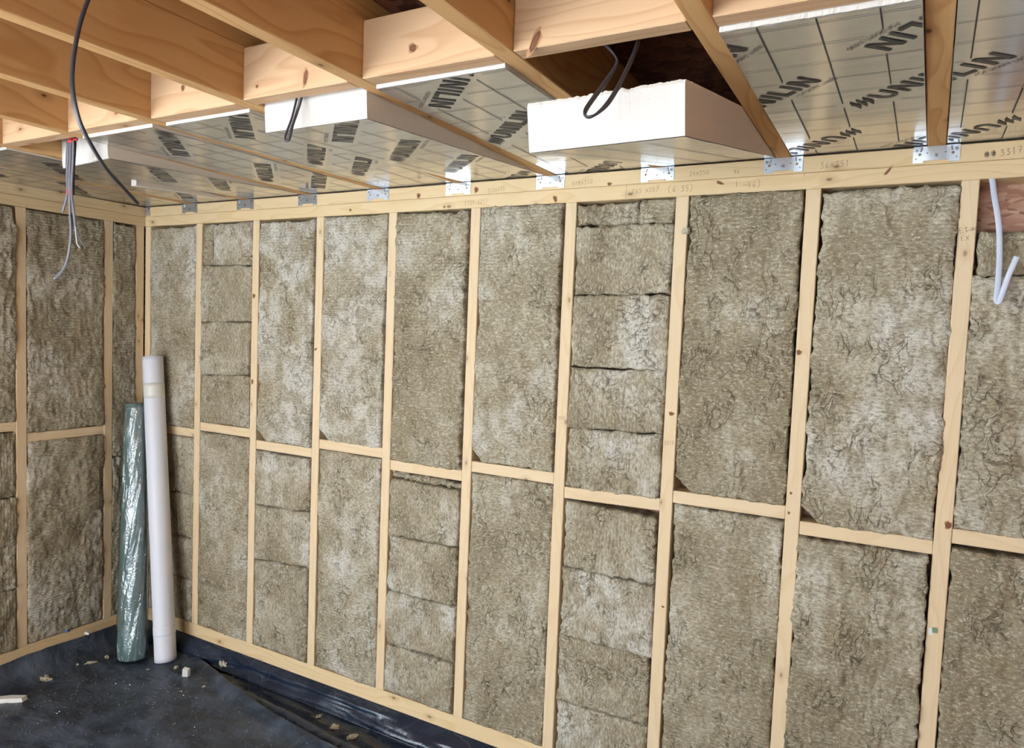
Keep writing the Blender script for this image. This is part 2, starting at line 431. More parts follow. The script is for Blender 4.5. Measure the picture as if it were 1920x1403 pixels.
# ------------------------------------------------------------------ ceiling joists, firrings, blocking, brackets
JX = [3.525 - 0.397*(9-i) for i in range(12)]
JX = [x for x in JX if x < XR]
JD = 0.137
JSKEW = {9: (0.008, 0.036)}            # the ninth joist runs slightly out of true
def bracket_mesh():
    W, H, n = 0.0565, 0.0455, 0.006
    out = [(-W, 0), (-W, -H), (-0.031, -H), (-0.031, -H+n), (0.031, -H+n), (0.031, -H), (W, -H), (W, 0)]
    v = [(x, -0.002, z) for x, z in out] + [(x, 0.0, z) for x, z in out]
    N = len(out)
    f = [tuple(range(N-1, -1, -1))[::-1], tuple(range(2*N-1, N-1, -1))]
    mi = [0, 0]
    for k in range(N):
        f.append((k, k+N, (k+1) % N+N, (k+1) % N)); mi.append(0)
    def disc(cx, cz, r, y, m, d=0.0, s=10):
        b = len(v)
        for k in range(s):
            a = 2*math.pi*k/s; v.append((cx+r*math.cos(a), y, cz+r*math.sin(a)))
        f.append(tuple(b+k for k in range(s))); mi.append(m)
        if d:
            for k in range(s):
                a = 2*math.pi*k/s; v.append((cx+r*1.05*math.cos(a), y+d, cz+r*1.05*math.sin(a)))
            for k in range(s):
                f.append((b+k, b+s+k, b+s+(k+1) % s, b+(k+1) % s)); mi.append(m)
    for sx in (-1, 1):
        disc(sx*0.048, -0.011, 0.0052, -0.0042, 1, 0.0022); disc(sx*0.048, -0.011, 0.002, -0.0044, 3)
        disc(sx*0.040, -0.022, 0.0040, -0.0022, 2)
        disc(sx*0.022, -0.019, 0.0018, -0.0022, 3)
        disc(sx*0.049, -0.034, 0.0018, -0.0022, 3)
        b = len(v)                                             # pressed rib running up to the bend
        xs = sx*0.035
        v.extend([(xs-0.0022, -0.002, -0.002), (xs+0.0022, -0.002, -0.002), (xs+sx*0.003+0.0022, -0.002, -0.015), (xs+sx*0.003-0.0022, -0.002, -0.015), (xs, -0.0045, -0.003), (xs+sx*0.003, -0.0045, -0.014)])
        f.extend([(b, b+4, b+5, b+3), (b+4, b+1, b+2, b+5), (b, b+1, b+4), (b+3, b+5, b+2)]); mi.extend([0]*4)
    disc(0.0, -0.026, 0.0058, -0.0042, 1, 0.0022); disc(0.0, -0.026, 0.0022, -0.0044, 3)
    # flange folded back under the joist end
    b = len(v)
    v.extend([(-W, -0.002, 0.0), (W, -0.002, 0.0), (W, 0.09, 0.0), (-W, 0.09, 0.0)])
    f.append((b, b+1, b+2, b+3)); mi.append(0)
    return mesh('joist_bracket', v, f, False, mi)
BR = bracket_mesh()
for m in (M['zinc'], M['screw'], M['hole'], M['ink_mark']): BR.materials.append(m)
joists = []
def joist_line(i, y):
    """centre x of joist i at depth y"""
    if i in JSKEW: return JX[i] + JSKEW[i][0] + JSKEW[i][1]*y
    return JX[i]
for i, x in enumerate(JX):
    if i == 0: continue
    L = 0.1 - YF
    rot = R(-90)
    if i in JSKEW: rot += math.atan(-JSKEW[i][1])
    j = plank('joist', L, 0.045, JD, (joist_line(i, 0.1), 0.1, ZP+JD/2), (0, 0, rot), M['joist'], ceiling)
    fr = plank('firring', L, 0.041, ZC-ZP-JD, (joist_line(i, 0.1), 0.1, ZP+JD+(ZC-ZP-JD)/2), (0, 0, rot), M['joist'], ceiling)
    h = link('joist_bracket', BR, None, j)
    h.matrix_parent_inverse = j.matrix_basis.inverted()
    h.location = (joist_line(i, 0.0), -0.0, ZP+0.0005)
    joists.append(j)
corner_br = link('joist_bracket', BR, None, ceiling); corner_br.location = (-0.018, 0.0, ZP+0.0005)
# blocking between the joists, just over a metre out from the wall
BY = {0: -1.03, 1: -1.03, 2: -1.012, 3: -1.018, 4: -1.010, 5: -1.024, 6: -1.026, 7: -1.029, 8: -1.027, 9: -1.024, 10: -1.027}
for i in range(0, len(JX)):
    yb = BY.get(i, -1.027)
    a = joist_line(i, yb)+0.0225 if i > 0 else 0.0
    b = (joist_line(i+1, yb)-0.0225) if i+1 < len(JX) else XR
    plank('blocking', b-a, 0.045, 0.131, (a, yb, ZP+0.0655), (0, 0, 0), M['block'], ceiling)
    if i < len(JX):   # second row of blocking nearer the front wall
        plank('blocking', b-a+0.0, 0.045, 0.131, (a, -3.1, ZP+0.0655), (0, 0, 0), M['block'], ceiling)

# ================================================================== mineral wool slabs
def wool(label, q, wall='back', tall=True, seed=0, base=0.003, amp=1.0, res=0.0052, depth=0.085, group='mineral wool slabs between the studs', rag=1.0, notch=None, tint=0.0):
    """q = (uL, uR, zBL, zBR, zTL, zTR) in wall coordinates; one ragged slab"""
    uL, uR, zBL, zBR, zTL, zTR = q
    nu = max(6, int((uR-uL)/res)); nz = max(5, int((((zTL+zTR)-(zBL+zBR))/2)/res))
    s = np.linspace(0, 1, nu+1)[None, :]; t = np.linspace(0, 1, nz+1)[:, None]
    s, t = np.broadcast_arrays(s, t)
    zb = zBL+(zBR-zBL)*s; zt = zTL+(zTR-zTL)*s
    u = uL+(uR-uL)*s; z = zb+(zt-zb)*t
    w = uR-uL; h = (zt-zb).mean()
    # ragged outline
    wl = np.clip(1-s*w/0.03, 0, 1); wr = np.clip(1-(1-s)*w/0.03, 0, 1)
    wb = np.clip(1-t*h/0.025, 0, 1); wt = np.clip(1-(1-t)*h/0.025, 0, 1)
    e1 = fbm(z*9, z*0+1, seed+1, 2)*0.010 + fbm(z*60, z*0+1, seed+31, 3)*0.0085*rag
    e2 = fbm(z*9, z*0+5, seed+2, 2)*0.010 + fbm(z*60, z*0+5, seed+32, 3)*0.0085*rag
    e3 = fbm(u*9, u*0+2, seed+3, 2)*0.008 + fbm(u*60, u*0+2, seed+33, 3)*0.007*rag
    e4 = fbm(u*9, u*0+7, seed+4, 2)*0.008 + fbm(u*60, u*0+7, seed+34, 3)*0.007*rag
    uu = u + wl*e1 + wr*e2
    zz = z + wb*e3 + wt*e4
    if notch is not None:      # a torn corner or bite: (u, z, radius)
        for (nu_, nz_, nr) in notch:
            dd = np.sqrt((uu-nu_)**2+(zz-nz_)**2)+1e-6
            k = np.clip(1-dd/nr, 0, 1)
            cx, cz = (uL+uR)/2, (zBL+zTL)/2
            zz = zz + k*nr*0.9*np.sign(cz-nz_)
    # relief (outwards positive)
    d = base + amp*(fbm(u*7, z*5, seed+5, 2)*0.010 + fbm(u*24, z*20, seed+9, 3)*0.0065)
    rid = np.abs(fbm(u*38, z*17, seed+13, 3))
    d = d + amp*(0.0022-rid*0.010)*1.0
    d = d + amp*fbm(u*110, z*90, seed+19, 2)*0.0024
    edge = np.minimum(np.minimum(s*w, (1-s)*w), np.minimum(t*h, (1-t)*h))
    d = d - 0.005*np.exp(-(edge/0.005)**2)
    d = d - np.clip(0.02-edge, 0, 1)*0.04*(0.6+fbm(u*40, z*40, seed+23, 2))
    n1 = nu+1
    X = uu-uL; Y = -d; Z = zz-zBL
    v = np.stack([X.ravel(), Y.ravel(), Z.ravel()], 1)
    gi = np.arange((nz+1)*n1).reshape(nz+1, n1)
    f = np.stack([gi[:-1, :-1].ravel(), gi[:-1, 1:].ravel(), gi[1:, 1:].ravel(), gi[1:, :-1].ravel()], 1)
    ring = np.concatenate([gi[0, :-1], gi[:-1, -1], gi[-1, :0:-1], gi[:0:-1, 0]])
    nb = len(v); rv = v[ring].copy(); rv[:, 1] = depth
    mid = v[ring].copy(); mid[:, 1] = 0.035; 
    v = np.concatenate([v, mid, rv]); m = len(ring)
    k = np.arange(m); k2 = (k+1) % m
    f2 = np.stack([ring[k2], ring[k], nb+k, nb+k2], 1)
    f3 = np.stack([nb+k2, nb+k, nb+m+k, nb+m+k2], 1)
    F = np.concatenate([f, f2, f3])
    me = bpy.data.meshes.new('mineral_wool_batt')
    me.vertices.add(len(v)); me.vertices.foreach_set('co', v.ravel())
    me.loops.add(F.size); me.loops.foreach_set('vertex_index', F.ravel().astype(np.int32))
    me.polygons.add(len(F)); me.polygons.foreach_set('loop_start', np.arange(0, F.size, 4, dtype=np.int32))
    me.polygons.foreach_set('use_smooth', np.ones(len(F), bool))
    me.update(calc_edges=True)
    c4 = np.empty((len(v), 4), np.float32)
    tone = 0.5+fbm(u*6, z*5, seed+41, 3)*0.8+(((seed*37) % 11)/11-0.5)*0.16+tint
    blot = 0.5+fbm(u*26, z*22, seed+43, 3)*0.8
    rm = np.clip((0.5+fbm(u*7, z*6, seed+47, 2)*1.1-0.30)/0.42, 0.03, 1)
    cm = np.clip((0.5+fbm(u*20, z*12, seed+51, 3)*1.2-0.50)/0.30, 0, 1)
    A = np.stack([tone.ravel(), blot.ravel(), rm.ravel(), cm.ravel()], 1)
    c4[:nb] = A; c4[nb:nb+m] = A[ring]; c4[nb+m:] = A[ring]
    at_ = me.color_attributes.new('fibre', 'FLOAT_COLOR', 'POINT')
    at_.data.foreach_set('color', np.clip(c4, 0, 1).ravel())
    o = link('mineral_wool_batt', me, M['wool_tall' if tall else 'wool_block'])
    if wall == 'back': o.location = (uL, 0, zBL)
    else:
        o.location = (0, uL, zBL); o.rotation_euler = (0, 0, RZ)
    tag(o, label, 'insulation', group)
    return o

def bay(i): return SX[i]+SW/2, SX[i+1]-SW/2
def nb_(i): return NOGZ[i]-0.0213
def nt_(i): return NOGZ[i]+0.0213
G = 0.004
sd = [100]
def W(label, *a, **k):
    sd[0] += 7
    return wool(label, *a, seed=sd[0], **k)

BAYN = lambda i: ORD[i] + ' bay right of corner'
def upper(i, l=0.002, r=0.002, top=0.004, bot=0.001, look='tall mineral wool slab', **k):
    a, b = bay(i)
    W(f'{look} in upper half of the {BAYN(i)}', (a+l, b-r, nt_(i)+bot, nt_(i)+bot, ZT-top, ZT-top), **k)
def lower(i, l=0.002, r=0.002, top=0.003, bot=0.0, look='tall mineral wool slab', **k):
    a, b = bay(i)
    W(f'{look} in lower half of the {BAYN(i)}', (a+l, b-r, ZS+bot, ZS+bot, nb_(i)-top, nb_(i)-top), **k)
def stack(i, half, cuts, l=0.002, r=0.002, names=None, **k):
    """cuts: list of (zL, zR) from bottom to top incl. both ends"""
    a, b = bay(i)
    n = len(cuts)-1
    for m in range(n):
        rank = n-1-m
        pos = 'top' if rank == 0 else ('bottom' if m == 0 else ORD[rank] + ' from top')
        lab = f'mineral wool block, {pos} of the {half} stack, {BAYN(i)}'
        (z0l, z0r), (z1l, z1r) = cuts[m], cuts[m+1]
        W(lab, (a+l+rng.uniform(0, 0.004), b-r-rng.uniform(0, 0.004), z0l+0.002, z0r+0.002, z1l-0.0015, z1r-0.0015), tall=False, base=0.002+rng.uniform(-0.003, 0.004), **k)

# bay 1 (index 0)
upper(0, top=0.012, look='smooth narrow mineral wool slab', amp=0.6)
stack(0, 'lower', [(ZS, ZS), (0.382, 0.382), (0.602, 0.602), (0.824, 0.824), (nb_(0)-0.003,)*2])
# bay 2
a, b = bay(1)
W('narrow torn mineral wool strip at the top left of the second bay', (a+0.002, a+0.074, 1.982, 1.982, ZT-0.012, ZT-0.006), tall=False, base=-0.004)
W('small square mineral wool block at the top right of the second bay', (a+0.084, b-0.006, 1.984, 1.982, ZT-0.01, ZT-0.003), tall=False)
stack(1, 'upper', [(nt_(1)+0.001,)*2, (1.444, 1.456), (1.706, 1.713), (1.979, 1.980)], r=0.004)
lower(1)
# bay 3
upper(2, l=0.006, r=0.012, top=0.014, bot=0.004, look='pale tall mineral wool slab', tint=0.16, notch=[(bay(2)[0], nt_(2), 0.07)])
stack(2, 'lower', [(ZS, ZS), (0.585, 0.609), (0.849, 0.865), (nb_(2)-0.004,)*2], r=0.005)
# bay 4
upper(3, r=0.010, top=0.003, look='pale fissured mineral wool slab', tint=0.18, notch=[(bay(3)[0], nt_(3), 0.05)])
lower(3, l=0.008, top=0.004)
# bay 5
upper(4, r=0.014, top=0.010, look='ragged-edged mineral wool slab', rag=1.8, tint=-0.10)
a, b = bay(4)
stack(4, 'lower', [(ZS, ZS), (0.374, 0.3753), (0.606, 0.6057), (0.840, 0.848), (1.086, 1.081)], l=0.004, r=0.010)
W('thin torn mineral wool strip under the nogging of the fifth bay', (a+0.004, b-0.004, 1.089, 1.083, nb_(4)-0.003, nb_(4)-0.006), tall=False, base=-0.012, rag=1.8)
# bay 6
upper(5, r=0.011, top=0.002, notch=[(bay(5)[0], nt_(5), 0.05)])
lower(5, l=0.005, look='dented tall mineral wool slab', amp=1.25)
# bay 7
a, b = bay(6)
W('deeply torn mineral wool piece at the top left of the seventh bay', (a+0.004, a+0.232, 2.106, 2.104, ZT-0.012, ZT-0.006), tall=False, base=-0.012, amp=2.4, rag=2.0)
W('small mineral wool piece at the top right of the seventh bay', (a+0.236, b-0.004, 2.102, 2.100, ZT-0.002, ZT-0.002), tall=True, base=-0.002)
stack(6, 'upper', [(nt_(6)+0.001,)*2, (1.381, 1.391), (1.600, 1.609), (1.856, 1.8635), (2.101, 2.098)], l=0.006, r=0.003)
stack(6, 'lower', [(ZS, ZS), (0.362, 0.366), (0.614, 0.6136), (0.867, 0.869), (nb_(6)-0.004, nb_(6)-0.022)], l=0.006, r=0.004)
# bay 8
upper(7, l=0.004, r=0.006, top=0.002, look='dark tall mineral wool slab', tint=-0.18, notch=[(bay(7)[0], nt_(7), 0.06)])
lower(7, l=0.010, look='wide mineral wool slab', amp=0.8, tint=-0.10)  # darker tint takes in some of the shade at the wall's lower right
# bay 9
upper(8, l=0.006, r=0.001, top=0.012, look='wide pale mineral wool slab', tint=0.12, notch=[(bay(8)[0], nt_(8), 0.06)], base=0.006)
lower(8, l=0.002, r=0.006, top=0.006, look='bulging dark mineral wool slab', base=0.012, amp=1.3, tint=-0.26)  # tint: browner slab, plus some lower right shade put into its colour
# bay 10
a, b = bay(9)
W('small mineral wool block below the open cavity beside the white cable', (a+0.010, b-0.003, 1.922, 1.921, 2.043, 2.046), tall=False, base=-0.002)
W('tall mineral wool slab behind the end of the white cable', (a+0.002, b-0.003, nt_(9)+0.003, nt_(9)+0.003, 1.918, 1.919), amp=1.2)
W('mineral wool slab in the lower half of the bay below the white cable', (a+0.004, b-0.004, ZS, ZS, nb_(9)-0.012, nb_(9)-0.014), amp=1.1, base=0.004, tint=-0.16)  # part of the lower right shade is painted in with this tint

# left wall
def L(label, y0, y1, z0, z1, **k): W(label, (y0+SW/2+0.002, y1-SW/2-0.002, z0, z0, z1, z1), wall='left', group='mineral wool slabs in the left wall', **k)
L('tall mineral wool slab in upper half of the left wall behind the hanging grey cables', YB[2], YB[1], 1.1645, ZT-0.006)
L('mineral wool slab in lower half of the left wall beside the teal roll', YB[2], YB[1], ZS, 1.119, base=0.006)
L('narrow mineral wool slab at the corner of the left wall, above the teal roll', YB[1], YB[0], 1.001, ZT-0.006)
L('narrow crumpled mineral wool slab at the corner of the left wall, behind the teal roll', YB[1], YB[0], ZS, 0.996, amp=1.4)
L('mineral wool slab at the left edge of the picture, above the nogging', YB[3], YB[2], 1.2225, ZT-0.004, amp=1.5, base=0.006)
zc = [ZS, 0.449, 0.656, 0.878, 1.176]
for m in range(4):
    L('mineral wool block at the left edge of the picture, ' + ['bottom', 'third from top', 'second from top', 'top'][m] + ' of its stack', YB[3], YB[2], zc[m]+0.002, zc[m+1]-0.002, tall=False, amp=1.3, base=0.004)

# ================================================================== foil-faced boards
CAP = 0.058
def letters():
    """convex polygons of the wordmark, cap height 1, start at x = 0; returns polys and length"""
    P = []; x = 0.0; sw = 0.185
    def quad(a, b, c, d): P.append([a, b, c, d])
    def U(x, w=0.80):
        r = w/2; ri = r-sw*0.95; cy = r
        quad((x, cy), (x+sw, cy), (x+sw, 1), (x, 1)); quad((x+w-sw, cy), (x+w, cy), (x+w, 1), (x+w-sw, 1))
        n = 8
        for k in range(n):
            a0 = math.pi+math.pi*k/n; a1 = math.pi+math.pi*(k+1)/n
            q = [(x+r+r*math.cos(a0), cy+r*math.sin(a0)), (x+r+r*math.cos(a1), cy+r*math.sin(a1)),
                 (x+r+ri*math.cos(a1), cy+ri*math.sin(a1)), (x+r+ri*math.cos(a0), cy+ri*math.sin(a0))]
            P.append(q)
        return x+w
    def N(x, w=0.82):
        quad((x, 0), (x+sw, 0), (x+sw, 1), (x, 1)); quad((x+w-sw, 0), (x+w, 0), (x+w, 1), (x+w-sw, 1))
        quad((x+sw*0.2, 1), (x+w-sw*1.15, 0), (x+w-sw*0.2, 0), (x+sw*1.15, 1)); return x+w
    def I(x): quad((x, 0), (x+sw, 0), (x+sw, 1), (x, 1)); return x+sw
    def Lt(x, w=0.62):
        quad((x, 0), (x+sw, 0), (x+sw, 1), (x, 1)); quad((x+sw, 0), (x+w, 0), (x+w, 0.2), (x+sw, 0.2)); return x+w
    # emblem: three jagged slanted strokes
    for k in range(3):
        o = k*0.34; 
        P.append([(o, 0.02), (o+0.20, 0.50), (o+0.40, 0.42), (o+0.26, 0.22)])
        P.append([(o+0.20, 0.50), (o+0.16, 0.62), (o+0.48, 1.02), (o+0.42, 0.60), (o+0.40, 0.42)])
    x = 1.36
    g = 0.235
    x = U(x)+g; x = N(x)+g; x = I(x)+g; x = Lt(x)+g*0.7; x = I(x)+g; x = N(x)
    return P, x
LET, LETW = letters()
def tagline():
    cu = bpy.data.curves.new('tag', 'FONT'); cu.body = 'FOR SMART LIVING'; cu.size = 1.0
    ob = bpy.data.objects.new('tag', cu); COL.objects.link(ob)
    dg = bpy.context.evaluated_depsgraph_get()
    me = ob.evaluated_get(dg).to_mesh()
    me.calc_loop_triangles()
    vs = [(v.co.x, v.co.y) for v in me.vertices]
    tr = [[vs[i] for i in t.vertices] for t in me.loop_triangles]
    wd = max(v[0] for v in vs)
    ob.evaluated_get(dg).to_mesh_clear()
    bpy.data.objects.remove(ob)
    return tr, wd
TAG, TAGW = tagline()
def clip(poly, x0, x1, y0, y1):
    for ax, lim, sg in ((0, x0, 1), (0, x1, -1), (1, y0, 1), (1, y1, -1)):
        out = []
        for k in range(len(poly)):
            p = poly[k]; q = poly[(k+1) % len(poly)]
            dp = (p[ax]-lim)*sg; dq = (q[ax]-lim)*sg
            if dp >= 0: out.append(p)
            if (dp >= 0) != (dq >= 0):
                s = dp/(dp-dq); out.append((p[0]+(q[0]-p[0])*s, p[1]+(q[1]-p[1])*s))
        poly = out
        if len(poly) < 3: return None
    return poly

def foil_board(label, x0, x1, y_end, drop, texts, yL=None, yR=None, ang=45.0, grid=(0.0, 0.0), z_hinge=2.2885, y_back=0.06, thick=0.1, seed=0, ragged=0.004, near_y=None, skew=0.0, kl=0.0, kr=0.0):
    """board lying between two joists; hinged on the wall plate at y=0 with its near end dropped by `drop`"""
    Lg = -y_end
    root = empty('insulation_board', (x0, 0, z_hinge), (math.atan2(drop, Lg), 0, skew))
    tag(root, label, 'insulation board', 'foil-faced boards between the joists')
    w = x1-x0
    yl = -(yL if yL is not None else y_end); yr = -(yR if yR is not None else y_end)
    yl = -yl; yr = -yr
    def wp(x, y, z):      # follow the joists where they run out of true
        return (x + (1-x/w)*kl*(y+0.5) + (x/w)*kr*(y+0.5), y, z)
    # foam core with slightly torn near edge
    n = 90
    v = []; f = []
    for k in range(n+1):
        s = k/n; ye = yl+(yr-yl)*s
        j = float(fbm(s*w*110, seed*1.7, seed, 3))*ragged*0.8
        j2 = float(fbm(s*w*130, seed*2.9, seed+5, 3))*ragged*0.8
        for (yy, zz) in ((ye+abs(j)*0.6, 0.001), (ye, 0.012+j*0.6), (ye+j2*0.3, thick-0.006+j2), (ye+0.004, thick+j2), (y_back, thick), (y_back, 0.001)):
            v.append((s*w, yy, zz))
    for k in range(n):
        for m in range(6):
            a = k*6+m; b2 = k*6+(m+1) % 6
            f.append((a, a+6, b2+6, b2))
    f.append(tuple(range(6))[::-1]); f.append(tuple(n*6+m for m in range(6)))
    v = [wp(*p) for p in v]
    link('foam_core', mesh('foam_core', v, f), M['foam'], root)
    # foil: thin sheet, slightly buckled
    nx, ny = 28, max(20, int(Lg*80))
    S, T = np.meshgrid(np.linspace(0, 1, nx+1), np.linspace(0, 1, ny+1))
    X = S*w; YE = yl+(yr-yl)*S; Y = y_back+(YE-y_back)*T
    Y = Y + (T > 0.999)*np.abs(fbm(X*30, X*0+seed, seed+3, 3))*ragged*1.2
    Z = -0.0006 + fbm(X*5, Y*14, seed+40, 2)*0.0008
    gi = np.arange((ny+1)*(nx+1)).reshape(ny+1, nx+1)
    F = np.stack([gi[:-1, :-1].ravel(), gi[1:, :-1].ravel(), gi[1:, 1:].ravel(), gi[:-1, 1:].ravel()], 1)[:, ::-1]
    fo = link('foil_facing', mesh('foil_facing', np.stack([(X+(1-S)*kl*(Y+0.5)+S*kr*(Y+0.5)).ravel(), Y.ravel(), Z.ravel()], 1), F, True), M['foil'], root)
    top = link('foil_facing', boxes_mesh('foil_facing', [(0, w, max(yl, yr)+0.004, y_back, thick, thick+0.0008)]), M['foil'], root)
    # print
    PV = []; PF = []
    zp = -0.0021
    ylim = max(yl, yr)+0.003
    def put(poly):
        c = clip(poly, 0.001, w-0.001, ylim, -0.002)
        if c:
            b2 = len(PV); PV.extend((p[0], p[1], zp) for p in c); PF.append(tuple(range(b2, b2+len(c))))
    rects = []
    for (ax, ay, flip) in texts:       # anchor = emblem tip, baseline start, board coordinates
        a = R(ang + (180 if flip else 0))
        d = (math.cos(a), -math.sin(a)); u = (d[1], -d[0])
        def mp(p, sc=CAP, ox=0.0, oy=0.0):
            return (ax+d[0]*(p[0]*sc+ox)+u[0]*(p[1]*sc+oy), ay+d[1]*(p[0]*sc+ox)+u[1]*(p[1]*sc+oy))
        for poly in LET: put([mp(p) for p in poly])
        ts = 0.128/TAGW
        for poly in TAG: put([mp(p, ts, LETW*CAP-0.105, -0.021) for p in poly])
        rects.append((ax, ay, d, u))
    def inside(x, y):
        for (ax, ay, d, u) in rects:
            px = (x-ax)*d[0]+(y-ay)*d[1]; py = (x-ax)*u[0]+(y-ay)*u[1]
            if -0.012 < px < LETW*CAP+0.012 and -0.026 < py < CAP+0.012: return True
        return False
    def line(horizontal, c, hw):
        lo, hi = (0.0, w) if horizontal else (ylim, -0.002)
        k = lo; st = None
        while k < hi+0.004:
            ins = inside(k, c) if horizontal else inside(c, k)
            if st is None and not ins: st = k
            if st is not None and (ins or k+0.004 >= hi+0.004):
                e = min(k, hi)
                if e-st > 0.008:
                    put([(st, c-hw), (e, c-hw), (e, c+hw), (st, c+hw)] if horizontal else [(c-hw, st), (c+hw, st), (c+hw, e), (c-hw, e)])
                st = None
            k += 0.004
    gx = grid[0] % 0.1033
    while gx < w: line(False, gx, 0.0013); gx += 0.1033
    gy = -(grid[1] % 0.1)
    while gy > ylim: line(True, gy, 0.0008); gy -= 0.1
    if PV:
        link('printed_lettering', mesh('printed_lettering', [wp(*p) for p in PV], [q[::-1] for q in PF]), M['ink'], fo)
    return root

def bw(i, y=-0.5):
    a = joist_line(i, y)+0.0245 if i > 0 else 0.002
    return a, joist_line(i+1, y)-0.0245
D45 = LETW*CAP*0.70711
def up_(tipx, tipy): return (tipx, tipy, False)           # emblem tip, reading away to the right
def upend(ex, ey): return (ex-D45, ey+D45, False)          # given the end of the word
def rot_(tipx, tipy): return (tipx, tipy, True)
def rotend(ex, ey): return (ex+D45, ey-D45, True)

def board(i, label, y_end, drop, texts_world, **k):
    a, b = bw(i)
    tx = [(x-a, y, fl) for (x, y, fl) in texts_world]
    kl = JSKEW[i][1] if i in JSKEW else 0.0; kr = JSKEW[i+1][1] if i+1 in JSKEW else 0.0
    return foil_board(label, a, b, y_end, drop, tx, seed=i*5+3, kl=kl, kr=kr, **k)

# flat-lying boards
board(8, 'foil-faced insulation board with torn white edge, left of the straight joist', -1.0, 0.012,
      [upend(3.299, -0.669), up_(3.36, -0.43), rotend(3.39, -0.833), rot_(3.325, -0.262), rotend(3.41, -0.03), upend(3.19, -0.905)],
      grid=(0.068, 0.075), ragged=0.012, skew=-0.0)
board(9, 'foil-faced insulation board at the right edge of the ceiling', -1.0, 0.012,
      [upend(3.642, -0.669), rot_(3.675, -0.245), up_(3.72, -0.43), rotend(3.74, -0.03), rotend(3.70, -0.84)], grid=(0.028, 0.08))
board(6, 'foil-faced insulation board between the two dropped boards', -1.0, 0.012,
      [rotend(2.40, -0.850), up_(2.385, -0.445), rot_(2.66, -0.20)], grid=(0.05, 0.09))
board(4, 'foil-faced insulation board left of the dropped board with the cable loop', -0.985, 0.012,
      [rotend(1.66, -0.82), upend(1.88, -0.66), up_(1.66, -0.22)], grid=(0.02, 0.03))
board(3, 'foil-faced insulation board in front of the thick black cable', -0.995, 0.014,
      [rotend(1.25, -0.74), upend(1.46, -0.50), rotend(1.28, -0.12)], grid=(0.06, 0.0))
board(1, 'narrow-looking foil-faced insulation board beside the thin white foam strip', -1.0, 0.010,
      [rotend(0.45, -0.12), up_(0.42, -0.55)], grid=(0.05, 0.05))
board(0, 'foil-faced insulation board against the left wall plate', -1.0, 0.008,
      [up_(0.05, -0.3), rotend(0.10, -0.75)], grid=(0.04, 0.02))
# dropped boards
board(7, 'wide dropped insulation board with white end and hanging cable loop, right of centre', -0.985, 0.190,
      [], yL=-0.985, yR=-1.03, grid=(0.05, 0.05), ragged=0.006)
board(5, 'dropped insulation board with white end and short black cable, left of centre', -0.975, 0.068,
      [rotend(2.05, -0.82), up_(2.03, -0.46), upend(2.30, -0.44), rot_(2.28, -0.14)], grid=(0.04, 0.04), ragged=0.003)
board(2, 'dropped insulation board with broken white corner behind the grey cables', -0.865, 0.045,
      [rotend(0.85, -0.5), up_(0.90, -0.2)], yL=-0.84, yR=-0.885, grid=(0.03, 0.06), ragged=0.02)

# thin strip of foam wedged beside the second joist
v = []; f = []
for k, (y, zl, zh) in enumerate(((-0.525, 2.2485, 2.2735), (-0.40, 2.258, 2.2765), (-0.25, 2.267, 2.280), (-0.075, 2.279, 2.2845))):
    v += [(0.690, y, zl), (0.7225, y, zl), (0.7225, y, zh), (0.690, y, zh)]
for k in range(3):
    for m in range(4):
        f.append((k*4+m, k*4+(m+1) % 4, k*4+4+(m+1) % 4, k*4+4+m))
f += [(3, 2, 1, 0), (12, 13, 14, 15)]
tag(link('foam_strip', mesh('foam_strip', v, f), M['foam']), 'thin white foam strip hanging under the boards near the left corner', 'offcut')
# ================================================================== floor sheets
def lerp_tab(x, tab):
    return np.interp(x, [t[0] for t in tab], [t[1] for t in tab])
EDGE = [(0.0, -0.004), (0.36, -0.02), (0.55, -0.055), (0.72, -0.10), (0.87, -0.150), (1.185, -0.212), (1.52, -0.252), (2.2, -0.30), (3.2, -0.34), (4.45, -0.36)]
def sheet(name, x, y, z, label, group=None, cat='plastic sheet', mat='membrane'):
    ny, nx = x.shape
    gi = np.arange(nx*ny).reshape(ny, nx)
    F = np.stack([gi[:-1, :-1].ravel(), gi[:-1, 1:].ravel(), gi[1:, 1:].ravel(), gi[1:, :-1].ravel()], 1)
    me = mesh(name, np.stack([x.ravel(), y.ravel(), z.ravel()], 1), F, True)
    o = link(name, me, M[mat]); tag(o, label, cat, group); return o
# main sheet: spans the floor, coves up the left wall
xs = np.concatenate([np.linspace(0, 1, 26)*0.22-0.0, np.linspace(0.22, 2.2, 230)[1:], np.linspace(2.2, XR-0.01, 50)[1:]])
ts = np.concatenate([np.linspace(0, 1.1, 170), np.linspace(1.1, 4.0, 120)[1:]])
Xg, Tg = np.meshgrid(xs, ts)
ye = lerp_tab(Xg, EDGE)
Yg = np.maximum(ye - Tg, YF+0.01)
Zg = 0.016 + fbm(Xg*2.3, Yg*3.1, 3, 3)*0.010 + fbm(Xg*9, Yg*12, 8, 3)*0.0035
ridge = 1-np.abs(fbm(Xg*3.0+Yg*2.0, Yg*3.5-Xg*1.0, 12, 2))*4
Zg += np.clip(ridge-0.75, 0, 1)*0.010
Zg += 0.020*np.exp(-(Tg/0.045)**2)*(0.4+np.clip(Xg, 0, 1))           # lifted edge
Zg = np.maximum(Zg, 0.008)
cov = np.clip(1-Xg/0.12, 0, 1)
cove = (1-np.sqrt(np.clip(1-cov**2, 0, 1)))
wal = np.where(Xg < 0.12, cove*0.10, 0)
ins = np.clip((Yg-ADDED_DOOR[1])/0.15, 0, 1)
Zg += wal*ins*(1+0.10*fbm(Yg*6, Xg*3, 15, 2))
Xg2 = Xg + 0.004
sheet('polythene_sheet', Xg2, Yg, Zg, 'creased dusty black polythene sheet covering the floor')
